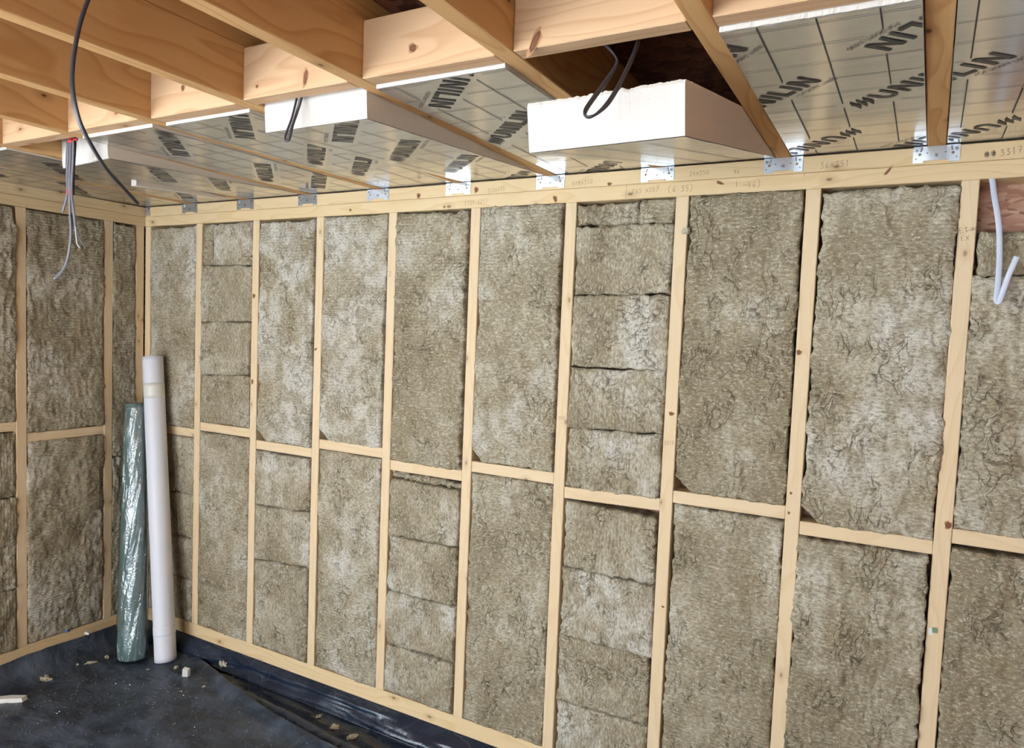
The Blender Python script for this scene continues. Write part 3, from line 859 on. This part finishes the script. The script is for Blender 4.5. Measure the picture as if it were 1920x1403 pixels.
# upstand strip along the back wall with a rolled fold
us = np.linspace(0.012, XR-0.01, 420)
prof = np.linspace(0, 1, 46)
Ug, Pg = np.meshgrid(us, prof)
# profile: under the main sheet -> fold ridge -> trough -> wall
ey = lerp_tab(Ug, EDGE)
y0 = ey-0.16; 
foldc = ey+0.045+0.012*fbm(Ug*3, Ug*0, 21, 2)
yw = -0.052
Yb = y0 + (yw-y0)*np.clip(Pg/0.72, 0, 1)
fh = 0.046*np.clip((Ug-0.75)/0.5, 0, 1)*(0.9+0.5*fbm(Ug*2, Ug*0+4, 25, 2))
fw = 0.045
Zb = 0.004 + fh*np.exp(-((Yb-foldc)/fw)**2) + 0.003*fbm(Ug*14, Yb*30, 27, 2)
wallp = np.clip((Pg-0.72)/0.28, 0, 1)
rise = wallp
bulge = np.sin(np.pi*np.clip(wallp, 0, 1))*0.030*(0.75+1.3*fbm(Ug*1.4, wallp*1.3, 31, 2))
wr = np.sin(np.pi*wallp)*(0.040*fbm(Ug*2.2+wallp*2.4, wallp*5.0-Ug*0.9, 33, 3) + 0.012*fbm(Ug*8+wallp*3, wallp*7, 36, 2)*np.exp(-((Ug-0.72)/0.25)**2)*3)
Yb = np.where(wallp > 0, yw+0.058*wallp**1.15-bulge*0.7+wr, Yb)
Yb = np.where(wallp >= 0.999, 0.006, Yb)
soft = np.exp(-((Pg-0.72)/0.10)**2)
Zb = np.where(wallp > 0, 0.004+0.094*wallp, Zb) + 0.008*soft*(wallp <= 0)
Yb = np.minimum(Yb, 0.008)
sheet('polythene_upstand', Ug, Yb, Zb, 'glossy wrinkled black polythene strip turned up below the wall plate', mat='membrane_gloss')

# ================================================================== rolls in the corner
def axis_loft(name, p0, p1, rad, mat, parent=None, seg=48, rings=60, cap=True, wr=None):
    p0 = Vector(p0); p1 = Vector(p1); ax = (p1-p0); Lg = ax.length; t = ax.normalized()
    a = t.cross(Vector((0, 1, 0))).normalized(); b = t.cross(a).normalized()
    v = []; f = []
    for i in range(rings+1):
        s = i/rings
        for k in range(seg):
            an = 2*math.pi*k/seg
            r1, r2 = rad(s, an)
            v.append(p0 + t*(s*Lg) + a*math.cos(an)*r1 + b*math.sin(an)*r2 )
    for i in range(rings):
        for k in range(seg):
            f.append((i*seg+k, i*seg+(k+1) % seg, (i+1)*seg+(k+1) % seg, (i+1)*seg+k))
    if cap:
        f.append(tuple(range(seg-1, -1, -1))); f.append(tuple(rings*seg+k for k in range(seg)))
    return link(name, mesh(name, v, f, True), mat, parent)
wr_root = empty('white_roll', (0.384, -0.134, 0.0)); tag(wr_root, 'tall slim white roll leaning in the corner', 'roll')
WB, WT = Vector((0.384, -0.134, 0.020)), Vector((0.163, -0.066, 1.518))
def loc_to(root, p): return Vector(p)-Vector(root.location)
rw = 0.0505
core = axis_loft('vinyl_roll', loc_to(wr_root, WB), loc_to(wr_root, WT), lambda s, a: (rw*(1-0.04*s), rw*(1-0.04*s)), M['white_roll'], wr_root)
band = axis_loft('wrap_band', loc_to(wr_root, WB.lerp(WT, 0.085)), loc_to(wr_root, WB.lerp(WT, 0.112)), lambda s, a: (rw+0.0012+0.0015*float(vnoise(a*5, s*3, 4)), rw+0.0012+0.0015*float(vnoise(a*5, s*3, 4))), M['white_roll'], wr_root, rings=8)
band2 = axis_loft('tape_band', loc_to(wr_root, WB.lerp(WT, 0.86)), loc_to(wr_root, WB.lerp(WT, 0.91)), lambda s, a: (rw*0.967+0.0006,)*2, mat_plain('cream_tape', srgb(240, 238, 228), 0.3, var=0.03), wr_root, rings=4)
hole = axis_loft('end_spiral', loc_to(wr_root, WB.lerp(WT, 0.995)), loc_to(wr_root, WB.lerp(WT, 1.0008)), lambda s, a: (0.020, 0.020), M['cable_grey'], wr_root, rings=2, seg=24)

gr_root = empty('teal_roll', (0.216, -0.211, 0.0)); tag(gr_root, 'teal roll in clear plastic wrap leaning beside the white roll', 'roll')
GB, GT = Vector((0.222, -0.205, 0.020)), Vector((0.088, -0.108, 1.272))
def grad(s, a, extra=0.0):
    r = 0.078*(1-s)**0.9+0.052*s if s > 0.03 else 0.075
    r += 0.004*float(fbm(a*1.2+math.cos(a), s*5, 51, 2))
    return (r+extra, r*0.80+extra)
axis_loft('membrane_roll', loc_to(gr_root, GB), loc_to(gr_root, GT), lambda s, a: grad(s, a), M['teal'], gr_root)
def grad2(s, a):
    e = 0.0030 + 0.013*abs(float(fbm(math.cos(a)*3+s*5, math.sin(a)*3+s*9, 57, 3)))
    r = grad(s, a)
    k = 1.0 if s < 0.985 else 0.86
    return ((r[0]+e)*k, (r[1]+e)*k)
axis_loft('plastic_sleeve', loc_to(gr_root, GB.lerp(GT, -0.006)), loc_to(gr_root, GB.lerp(GT, 1.006)), grad2, M['sleeve'], gr_root, seg=72, rings=120, cap=True)

# ================================================================== cables
def at(u, v, y):
    """point on the vertical plane at depth y seen at frame position (u, v)"""
    d = right*((u-960)/1320.1) + fwd + up*(-(v-701.5)/1320.1)
    c = Vector((3.47464, -2.32252, 1.72239)); t = (y-c.y)/d.y
    return c+d*t
# thick cable hanging by the fifth joist
root = empty('black_cable', (2.0, -1.45, 2.28)); tag(root, 'long thick black cable curving down from the joists at top left', 'cable')
def atx(u, v, x):
    d = right*((u-960)/1320.1) + fwd + up*(-(v-701.5)/1320.1)
    c = Vector((3.47464, -2.32252, 1.72239)); return c+d*((x-c.x)/d.x)
pl = [(176, -22, 2.0), (165, 0, 2.0), (150, 45, 2.01), (139, 100, 2.03), (135, 150, 2.05), (140, 195, 2.06), (152, 235, 2.06), (170, 270, 2.05), (195, 310, 2.03), (225, 345, 2.0), (258, 381, 1.97)]
P = [atx(*p)-Vector(root.location) for p in pl]
tube('cable_sheath', P, 0.0062, 0.0038, M['cable_dark'], root, seg=12)
e0 = P[-1]; e1 = atx(262, 385, 1.966)-Vector(root.location)
tube('copper_end', [e0, e1], 0.0018, None, M['copper'], root, res=2, seg=8)
ed = [p+Vector((0.0012, -0.0036, 0.003)) for p in P[6:]]
tube('cable_core', ed, 0.0026, 0.0016, M['cable_grey'], root, seg=8)

# taped bundle of grey cables
YC = -0.962
root = empty('cable_bundle', at(133, 262, YC)); tag(root, 'bundle of grey cables bound with red tape, hanging in front of left wall', 'cable')
O = Vector(root.location)
def bpts(l): return [at(u, v, YC+dy)-O for u, v, dy in l]
strands = [
    ('grey_cable', [(129, 250, 0.004), (128, 275, 0.0), (126, 320, 0), (126, 362, -0.002), (122, 380, -0.004), (117, 398, -0.006)], 0.0058, 'cable_grey'),
    ('grey_cable', [(133, 248, 0.004), (132.5, 275, -0.006), (130.5, 320, -0.006), (130, 362, -0.006), (131, 400, -0.004), (132.5, 440, -0.002), (128, 478, 0), (119, 504, 0.004), (104, 521, 0.01)], 0.0058, 'cable_grey'),
    ('grey_cable', [(137, 249, 0.004), (137.5, 275, -0.004), (135.5, 320, -0.004), (134, 362, -0.004), (138, 395, -0.002), (141, 425, 0.0)], 0.0058, 'cable_grey'),
    ('black_cable', [(141, 252, 0.008), (141, 275, 0.004), (138.5, 320, 0.004), (137.5, 366, 0.004)], 0.0050, 'cable_dark'),
    ('black_cable', [(126, 252, 0.008), (126.5, 275, 0.006), (125, 310, 0.006), (128, 364, 0.006)], 0.0046, 'cable_dark'),
]
for nm, l, r, m in strands:
    tube(nm, bpts(l), r, r*0.55, M[m], root, seg=10)
tube('wire_core', bpts([(141, 424, 0), (143, 445, 0), (145, 458, 0), (150, 465, 0)]), 0.0020, None, M['cable_white'], root, seg=8)
tube('wire_core', bpts([(141, 424, 0.002), (148, 443, 0.002), (156, 458, 0.002), (162, 467, 0.002)]), 0.0020, None, M['cable_grey'], root, seg=8)
tube('wire_core', bpts([(134, 400, 0.003), (136, 425, 0.002), (134.5, 445, 0.0)]), 0.0026, None, M['cable_grey'], root, seg=8)
tube('copper_end', bpts([(104, 521, 0.01), (101.5, 522.5, 0.012)]), 0.0022, None, M['cable_white'], root, res=2, seg=8)
for (u0, v0, u1, v1, wdt) in ((133.5, 257, 134, 269, 0.0135), (131.5, 354, 132, 366, 0.0120)):
    tube('tape', [at(u0, v0, YC-0.001)-O, at(u1, v1, YC-0.001)-O], wdt, 0.0085, M['red_tape'], root, res=3, seg=16)
tube('tape_tail', [at(138, 262, YC-0.006)-O, at(144.5, 261, YC-0.008)-O], 0.0045, 0.003, M['red_tape'], root, res=3, seg=10)

# doubled cable below the blocking, left of centre
root = empty('short_cable', at(562, 184, -0.994)); tag(root, 'short doubled black cable hanging below the blocking before the left white board end', 'cable'); O = Vector(root.location)
tube('cable_sheath', [at(*p)-O for p in [(559, 168, -0.991), (556, 186, -0.9915), (547, 222, -1.006), (536, 252, -1.022), (535.5, 262, -1.026), (539, 264, -1.027), (543.5, 258, -1.025), (549, 235, -1.015), (557, 212, -1.006), (564, 190, -0.9935), (568, 168, -0.991)]], 0.0034, 0.0026, M['cable_dark'], root, seg=10)
tube('cable_core', [at(*p)-O for p in [(561, 186, -0.996), (552, 218, -1.012), (543, 245, -1.026), (538.5, 260, -1.031)]], 0.0012, None, M['cable_grey'], root, seg=6)

# cable loop in front of the right-hand dropped board
root = empty('cable_loop', at(1165, 88, -0.99)); tag(root, 'flat black cable loop hanging in front of the right white board end', 'cable'); O = Vector(root.location)
tube('cable_sheath', [at(*p)-O for p in [(1120, 72, -0.97), (1135, 85, -0.985), (1152, 102, -0.999), (1158, 116, -1.012), (1150, 133, -1.03), (1121, 173, -1.08), (1100, 203, -1.105), (1097, 216, -1.112), (1106, 219.5, -1.115), (1122, 211, -1.108), (1143, 189, -1.09), (1168, 146, -1.05), (1184, 112, -1.017), (1194, 86, -0.99), (1199, 66, -0.975)]], 0.0046, 0.0026, M['cable_dark'], root, seg=12, up_hint=(0.5, 0.2, 0.85))

# white flat cable at the right
root = empty('white_cable', at(1862, 338, -0.006)); tag(root, 'white flat cable hanging from the open cavity at the right edge', 'cable'); O = Vector(root.location)
tube('cable_sheath', [at(*p)-O for p in [(1858, 325, 0.010), (1861, 340, 0.006), (1864, 365, -0.006), (1870, 400, -0.016), (1874, 440, -0.020), (1874, 490, -0.024), (1871, 535, -0.030), (1868.5, 558, -0.034), (1870, 566, -0.037), (1875, 563, -0.040), (1883, 540, -0.044), (1895, 508, -0.050), (1907, 481, -0.055)]], 0.0072, 0.0032, M['cable_white'], root, seg=12)

# ================================================================== pencil marks on the timber
GL = {
 '0': [[(0.3,0),(0.05,0.3),(0.1,0.8),(0.35,1),(0.55,0.7),(0.5,0.2),(0.3,0)]], '1': [[(0.15,0.8),(0.3,1),(0.25,0)]],
 '2': [[(0.05,0.75),(0.3,1),(0.5,0.75),(0.05,0.05),(0.6,0.1)]], '3': [[(0.05,0.9),(0.5,0.95),(0.2,0.6),(0.5,0.35),(0.3,0),(0.0,0.1)]],
 '4': [[(0.3,1),(0.0,0.4),(0.55,0.45)],[(0.4,0.8),(0.35,0)]], '5': [[(0.55,1),(0.15,0.95),(0.1,0.6),(0.45,0.55),(0.45,0.15),(0.05,0.05)]],
 '6': [[(0.45,1),(0.1,0.5),(0.15,0.05),(0.45,0.1),(0.45,0.4),(0.1,0.35)]], '7': [[(0.0,0.95),(0.55,1),(0.2,0)],[(0.1,0.5),(0.5,0.55)]],
 '8': [[(0.3,0.5),(0.05,0.75),(0.3,1),(0.5,0.75),(0.1,0.25),(0.3,0),(0.5,0.25),(0.3,0.5)]],
 'x': [[(0.05,0.75),(0.55,0.05)],[(0.6,0.8),(0.0,0.0)]], 'E': [[(0.5,1),(0.1,0.95),(0.05,0.05),(0.55,0.1)],[(0.07,0.5),(0.45,0.55)]],
 't': [[(0.25,1),(0.2,0)],[(0.0,0.7),(0.55,0.75)]], 'a': [[(0.5,0.55),(0.15,0.5),(0.1,0.1),(0.4,0.15),(0.5,0.55),(0.55,0.05)]],
 'n': [[(0.05,0.55),(0.1,0.05)],[(0.08,0.35),(0.35,0.55),(0.5,0.05)]], '(': [[(0.4,1.2),(0.1,0.8),(0.05,0.3),(0.35,-0.15)]], ')': [[(0.1,1.2),(0.4,0.8),(0.4,0.3),(0.1,-0.15)]],
 '|': [[(0.25,1.1),(0.25,-0.1)]], '-': [[(0.0,0.5),(0.6,0.55)]], '~': [[(0,0.2),(0.15,0.8),(0.2,0.1),(0.35,0.9),(0.4,0.0),(0.5,0.8),(0.6,0.2),(0.3,0.5),(0.7,0.6)]], ' ': [],
}
def pencil(text, px, pz, h, parent, tilt=0.0, w=0.0009, mat='pencil', y=-0.0009):
    """handwriting on the face of the back wall, lower left at (px, pz)"""
    v = []; f = []; cx = 0.0
    for ch in text:
        for st in GL.get(ch, []):
            pts = [(cx+p[0]*h*0.9, p[1]*h) for p in st]
            for (a0, b0), (a1, b1) in zip(pts, pts[1:]):
                dx, dz = a1-a0, b1-b0; Ln = math.hypot(dx, dz) or 1; nx, nz = -dz/Ln*w*0.5, dx/Ln*w*0.5
                k = len(v)
                for (xx, zz) in ((a0+nx, b0+nz), (a0-nx, b0-nz), (a1-nx, b1-nz), (a1+nx, b1+nz)):
                    v.append((xx*math.cos(tilt)-zz*math.sin(tilt), 0, xx*math.sin(tilt)+zz*math.cos(tilt)))
                f.append((k, k+1, k+2, k+3))
        cx += h*0.72
    o = link('pencil_mark', mesh('pencil_mark', v, f), M[mat], parent)
    o.matrix_parent_inverse = parent.matrix_basis.inverted()
    o.location = (px, y, pz)
    return o
studs = [o for o in wall_back.children if o.name.startswith('stud')]
studs.sort(key=lambda o: o.location.x)
def wx(u, v):
    p = at(u, v, 0.0); return p.x, p.z
for txt, u, v, h, par, mk, tl in [
    ('36x351', 1538, 317, 0.019, upper_plate, 'pencil', 0.03), ('3317x', 1876, 293, 0.018, upper_plate, 'ink_mark', 0.12),
    ('~~', 1846, 297, 0.020, upper_plate, 'ink_mark', 0.1), ('518x350', 1073, 350, 0.016, upper_plate, 'pencil', 0.08),
    ('24x350', 1293, 331, 0.015, upper_plate, 'pencil', 0.05), ('46', 1376, 326, 0.014, upper_plate, 'pencil', 0.0),
    ('512x350', 915, 362, 0.015, upper_plate, 'pencil', 0.1),
    ('(6 35)', 1253, 361, 0.020, lower_plate, 'ink_mark', 0.0), ('|', 1233, 354, 0.014, lower_plate, 'ink_mark', 0.0),
    ('(65 x20)', 1186, 364, 0.016, lower_plate, 'pencil', 0.04), ('|', 1169, 371, 0.040, lower_plate, 'pencil', 0.0),
    ('|', 1379, 349, 0.014, lower_plate, 'ink_mark', 0.0), ('-46)', 1393, 354, 0.020, lower_plate, 'pencil', 0.05),
    ('(121 225)', 872, 386, 0.016, lower_plate, 'pencil', 0.06), ('|', 1507, 331, 0.008, lower_plate, 'ink_mark', 0.0),
    ('Etan', 1800, 439, 0.017, studs[9], 'pencil', 0.25), ('Ex', 1802, 452, 0.015, studs[9], 'pencil', 0.1), ('---', 1812, 440, 0.018, studs[9], 'pencil', 0.22),
    ('3312', 1246, 834, 0.012, studs[7], 'pencil', 0.15), ('351', 1048, 787, 0.012, studs[6], 'pencil', 0.05),
    ('310', 733, 520, 0.012, studs[4], 'pencil', 1.4), ('32', 478, 0, 0.0, studs[2], 'pencil', 0.0)]:
    if h <= 0: continue
    x, z = wx(u, v); pencil(txt, x, z, h, par, tl, mat=mk)

# knots that stand out in the photograph's timber
def mat_knot():
    t = NT('pine_knot'); v = t.coords(rnd=False)
    ln = t.node('ShaderNodeVectorMath', {0: v}, operation='LENGTH').outputs['Value']
    q = t.math('ADD', ln, t.math('MULTIPLY', t.noise(v, 2.5, 3), 0.35))
    c = t.ramp(q, [(0.20, srgb(84, 50, 30)), (0.55, srgb(126, 80, 48)), (0.80, srgb(92, 56, 32)), (1.0, srgb(176, 128, 84))])
    return t.set(Base_Color=c, Roughness=0.7)
M['knot'] = mat_knot()
def knot_disc():
    v = [(0, -0.25, 0)]; n = 16
    for k in range(n):
        a = 2*math.pi*k/n; r = 1+0.18*math.sin(3*a+1)+0.1*math.sin(5*a)
        v.append((r*math.cos(a), 0, r*math.sin(a)))
    return mesh('knot', v, [(0, k+1, (k+1) % n+1) for k in range(n)], True)
KM = knot_disc(); KM.materials.append(M['knot'])
blocks = sorted([o for o in ceiling.children if o.name.startswith('blocking') and o.location.y > -2], key=lambda o: o.location.x)
def knot(parent, u, v, rx, rz, y=0.0, ang=0.0):
    p = at(u, v, y)
    o = link('knot', KM, None, parent)
    o.matrix_parent_inverse = parent.matrix_basis.inverted()
    o.location = (p.x, y-0.0002, p.z); o.scale = (rx, 0.0012, rz); o.rotation_euler = (0, ang, 0)
knot(studs[8], 1498, 661, 0.0085, 0.009)
knot(studs[2], 476, 555, 0.010, 0.012); knot(studs[2], 473, 716, 0.008, 0.013)
knot(studs[7], 1259, 776, 0.010, 0.007); knot(studs[3], 592, 655, 0.010, 0.005, ang=-0.5); knot(studs[9], 1778, 985, 0.010, 0.012)
knot(studs[8], 1483, 925, 0.004, 0.005); knot(studs[8], 1479, 962, 0.004, 0.005); knot(studs[7], 1243, 1138, 0.006, 0.004)
knot(upper_plate, 785, 367, 0.010, 0.011); knot(upper_plate, 893, 356, 0.010, 0.012); knot(upper_plate, 1143, 345, 0.009, 0.006)
knot(lower_plate, 657, 394, 0.007, 0.006); knot(lower_plate, 833, 388, 0.005, 0.005)
knot(lower_plate, 1041, 373, 0.008, 0.014, ang=-0.4); knot(lower_plate, 1665, 321, 0.016, 0.004, ang=-0.9); knot(lower_plate, 1350, 343, 0.014, 0.005, ang=0.4)
knot(blocks[6], 774, 90, 0.013, 0.011, BY[6]-0.0225, 0.2); knot(blocks[7], 1003, 78, 0.010, 0.030, BY[7]-0.0225, 0.45)
knot(blocks[5], 573, 145, 0.009, 0.024, BY[5]-0.0225, 0.15); knot(blocks[4], 343, 165, 0.009, 0.010, BY[4]-0.0225); knot(blocks[5], 482, 162, 0.006, 0.005, BY[5]-0.0225)
# small green and white sticker on the ninth stud
x, z = wx(1741, 1184)
st_o = link('sticker', boxes_mesh('sticker', [(0, 0.010, -0.0008, 0, -0.009, 0.011), (0.009, 0.022, -0.0012, 0, -0.002, 0.013)]), [M['white_bit'], M['green_tape']])
for k, pl_ in enumerate(st_o.data.polygons): pl_.material_index = 0 if k < 6 else 1
st_o.location = (x, -0.0008, z); st_o.rotation_euler = (0, R(-6), 0)
tag(st_o, 'torn green and white sticker on a stud at lower right', 'sticker')

# ================================================================== debris
def lump(name, loc, size, seed, mat, label, cat, group=None, sub=3, rough=0.6, rot=0.0):
    bm = bmesh.new(); bmesh.ops.create_icosphere(bm, subdivisions=sub, radius=1.0)
    for v in bm.verts:
        n = v.co.normalized()
        k = 1+rough*float(fbm(n.x*1.9+seed, n.y*1.9+n.z*1.3+seed*0.37, seed, 3)) + rough*0.5*float(fbm(n.x*6+seed, n.y*6-n.z*5, seed+9, 2))
        v.co = Vector((n.x*size[0]*k, n.y*size[1]*k, max(n.z*k, -0.35)*size[2]*0.75+0.26*size[2]))
    me = bpy.data.meshes.new(name); bm.to_mesh(me); bm.free()
    o = link(name, me, M[mat]); o.location = loc; o.rotation_euler = (0, 0, rot)
    tag(o, label, cat, group); return o
def floor_at(u, v, z=0.014):
    d = right*((u-960)/1320.1) + fwd + up*(-(v-701.5)/1320.1)
    c = Vector((3.47464, -2.32252, 1.72239)); t = (z-c.z)/d.z
    return c+d*t
TG = 'loose wool tufts on the floor'
for k, (u, v, zz, sz, lab) in enumerate([
    (85, 1274, 0.022, (0.030, 0.017, 0.013), 'largest wool tuft on the black sheet near the left wall'),
    (172, 1241, 0.024, (0.022, 0.010, 0.008), 'flat wool tuft on the sheet left of the teal roll'),
    (201, 1230, 0.026, (0.012, 0.009, 0.010), 'small wool tuft close to the foot of the teal roll'),
    (145, 1248, 0.020, (0.009, 0.007, 0.004), 'tiny pale wool crumb between two tufts left of the teal roll'),
    (330, 1252, 0.018, (0.013, 0.009, 0.007), 'small wool tuft right of the white roll foot'),
    (418, 1252, 0.020, (0.018, 0.014, 0.024), 'stubby brown wool lump against the glossy upstand'),
    (598, 1343, 0.012, (0.016, 0.010, 0.007), 'small wool tuft in the trough, farthest left of three'),
    (628, 1362, 0.012, (0.020, 0.014, 0.012), 'wool tuft in the trough, middle of three'),
    (660, 1382, 0.012, (0.028, 0.014, 0.012), 'wool tuft in the trough, nearest of three'),
    (383, 1288, 0.018, (0.009, 0.007, 0.004), 'tiny wool crumb on the sheet beyond the white offcut'),
    (277, 1254, 0.018, (0.009, 0.006, 0.004), 'tiny pale crumb between the feet of the two rolls'),
    (355, 1218, 0.030, (0.014, 0.008, 0.006), 'thin wool shred at the corner of the sheet edge')]):
    lump('wool_tuft', floor_at(u, v, zz), sz, 60+k*4, 'tuft', lab, 'wool tuft', TG, rough=1.1, rot=k*1.3)
x, z = wx(1289, 437)
o = lump('wool_tuft', (x, -0.012, z-0.004), (0.010, 0.010, 0.020), 131, 'tuft', 'wool tuft stuck to the edge of the stud near the top of the wall', 'wool tuft', rough=1.0)
STUCK = o.name
# white offcuts
def prism(name, pts, h, loc, rot, mat, label, cat, group=None):
    n = len(pts)
    v = [(x, y, 0) for x, y in pts]+[(x*0.94, y*0.94, h) for x, y in pts]
    f = [tuple(range(n-1, -1, -1)), tuple(range(n, 2*n))]+[(k, (k+1) % n, n+(k+1) % n, n+k) for k in range(n)]
    o = link(name, mesh(name, v, f), M[mat]); o.location = loc; o.rotation_euler = rot
    tag(o, label, cat, group); return o
prism('foam_offcut', [(-0.055, -0.014), (0.05, -0.016), (0.058, 0.012), (-0.01, 0.020), (-0.06, 0.012)], 0.020, floor_at(22, 1316, 0.016), (0, 0, R(38)), 'white_bit', 'white foam offcut lying flat at the left edge of the floor', 'offcut')
prism('foam_offcut', [(-0.013, -0.008), (0.014, -0.006), (0.020, 0.008), (-0.010, 0.010)], 0.048, floor_at(348, 1268, 0.016), (R(18), R(10), R(25)), 'white_bit', 'small upright white foam offcut right of the white roll', 'offcut')
prism('foam_offcut', [(-0.010, -0.006), (0.012, -0.007), (0.013, 0.006), (-0.008, 0.008)], 0.011, (0.004, at(162, 1190, -0.3).y, 0.095), (0, R(20), R(40)), 'white_bit', 'tiny white crumb on the left wall plate edge', 'offcut')
p = Vector((0, 0, 0))
lw_pt = (right*((162-960)/1320.1) + fwd + up*(-(1189-701.5)/1320.1)); cc = Vector((3.47464, -2.32252, 1.72239)); tt = (0.03-cc.x)/lw_pt.x
bpy.data.objects['foam_offcut.002'].location = cc+lw_pt*tt
lw_pt = (right*((126-960)/1320.1) + fwd + up*(-(1177-701.5)/1320.1)); tt = (0.004-cc.x)/lw_pt.x
bb = cc+lw_pt*tt
lump('blue_scrap', (bb.x, bb.y, ZS+0.001), (0.008, 0.012, 0.012), 5, 'blue_bit', 'tiny blue plastic scrap on the left bottom plate', 'scrap', sub=2, rough=0.5)
# chips and dust, uncountable
v = []; f = []
r2 = random.Random(5)
for k in range(520):
    if k < 300:
        u = r2.gauss(230, 130); w_ = 1262+abs(r2.gauss(0, 55))
    else:
        u = r2.uniform(0, 620); w_ = r2.uniform(1250, 1400)
    q = floor_at(u, w_, 0.02)
    if q.x < 0.1 or q.y > float(lerp_tab(q.x, EDGE))-0.02: continue
    s = r2.uniform(0.0005, 0.0015) * (2.2 if r2.random() < 0.05 else 1)
    zz = 0.0225
    b0 = len(v)
    for dx, dy, dz in ((-1, -1, -0.3), (1, -0.7, -0.3), (0.6, 1, -0.3), (-0.8, 0.8, -0.3), (0, 0, 1.1)):
        v.append((q.x+dx*s*r2.uniform(0.6, 1.4), q.y+dy*s*r2.uniform(0.6, 1.4), zz+dz*s))
    f += [(b0, b0+1, b0+4), (b0+1, b0+2, b0+4), (b0+2, b0+3, b0+4), (b0+3, b0, b0+4), (b0+3, b0+2, b0+1, b0)]
# settle each chip on the sheet
sh = bpy.data.objects['polythene_sheet'].data
co = np.empty(len(sh.vertices)*3); sh.vertices.foreach_get('co', co); co = co.reshape(-1, 3)
va = np.array(v).reshape(-1, 5, 3)
for c5 in va:
    dd = (co[:, 0]-c5[4, 0])**2+(co[:, 1]-c5[4, 1])**2
    c5[:, 2] += co[dd.argmin(), 2]-0.0225+0.0008
dust = link('dust_chips', mesh('dust_chips', va.reshape(-1, 3), f), M['white_bit'])
tag(dust, 'scattered pale dust and wool chips on the black floor sheet', 'debris', kind='stuff')
for o in bpy.data.objects:      # settle the tufts and offcuts on the sheets below them
    if o.name.startswith(('wool_tuft', 'foam_offcut')) and o.name not in ('foam_offcut.002', STUCK):
        best = 0.004
        for nm in ('polythene_sheet', 'polythene_upstand'):
            s_ = bpy.data.objects[nm].data
            c_ = np.empty(len(s_.vertices)*3); s_.vertices.foreach_get('co', c_); c_ = c_.reshape(-1, 3)
            dd = (c_[:, 0]-o.location.x)**2+(c_[:, 1]-o.location.y)**2
            j_ = dd.argmin()
            if dd[j_] < 0.02**2: best = max(best, min(c_[j_, 2], 0.06))
        o.location.z = best-0.001
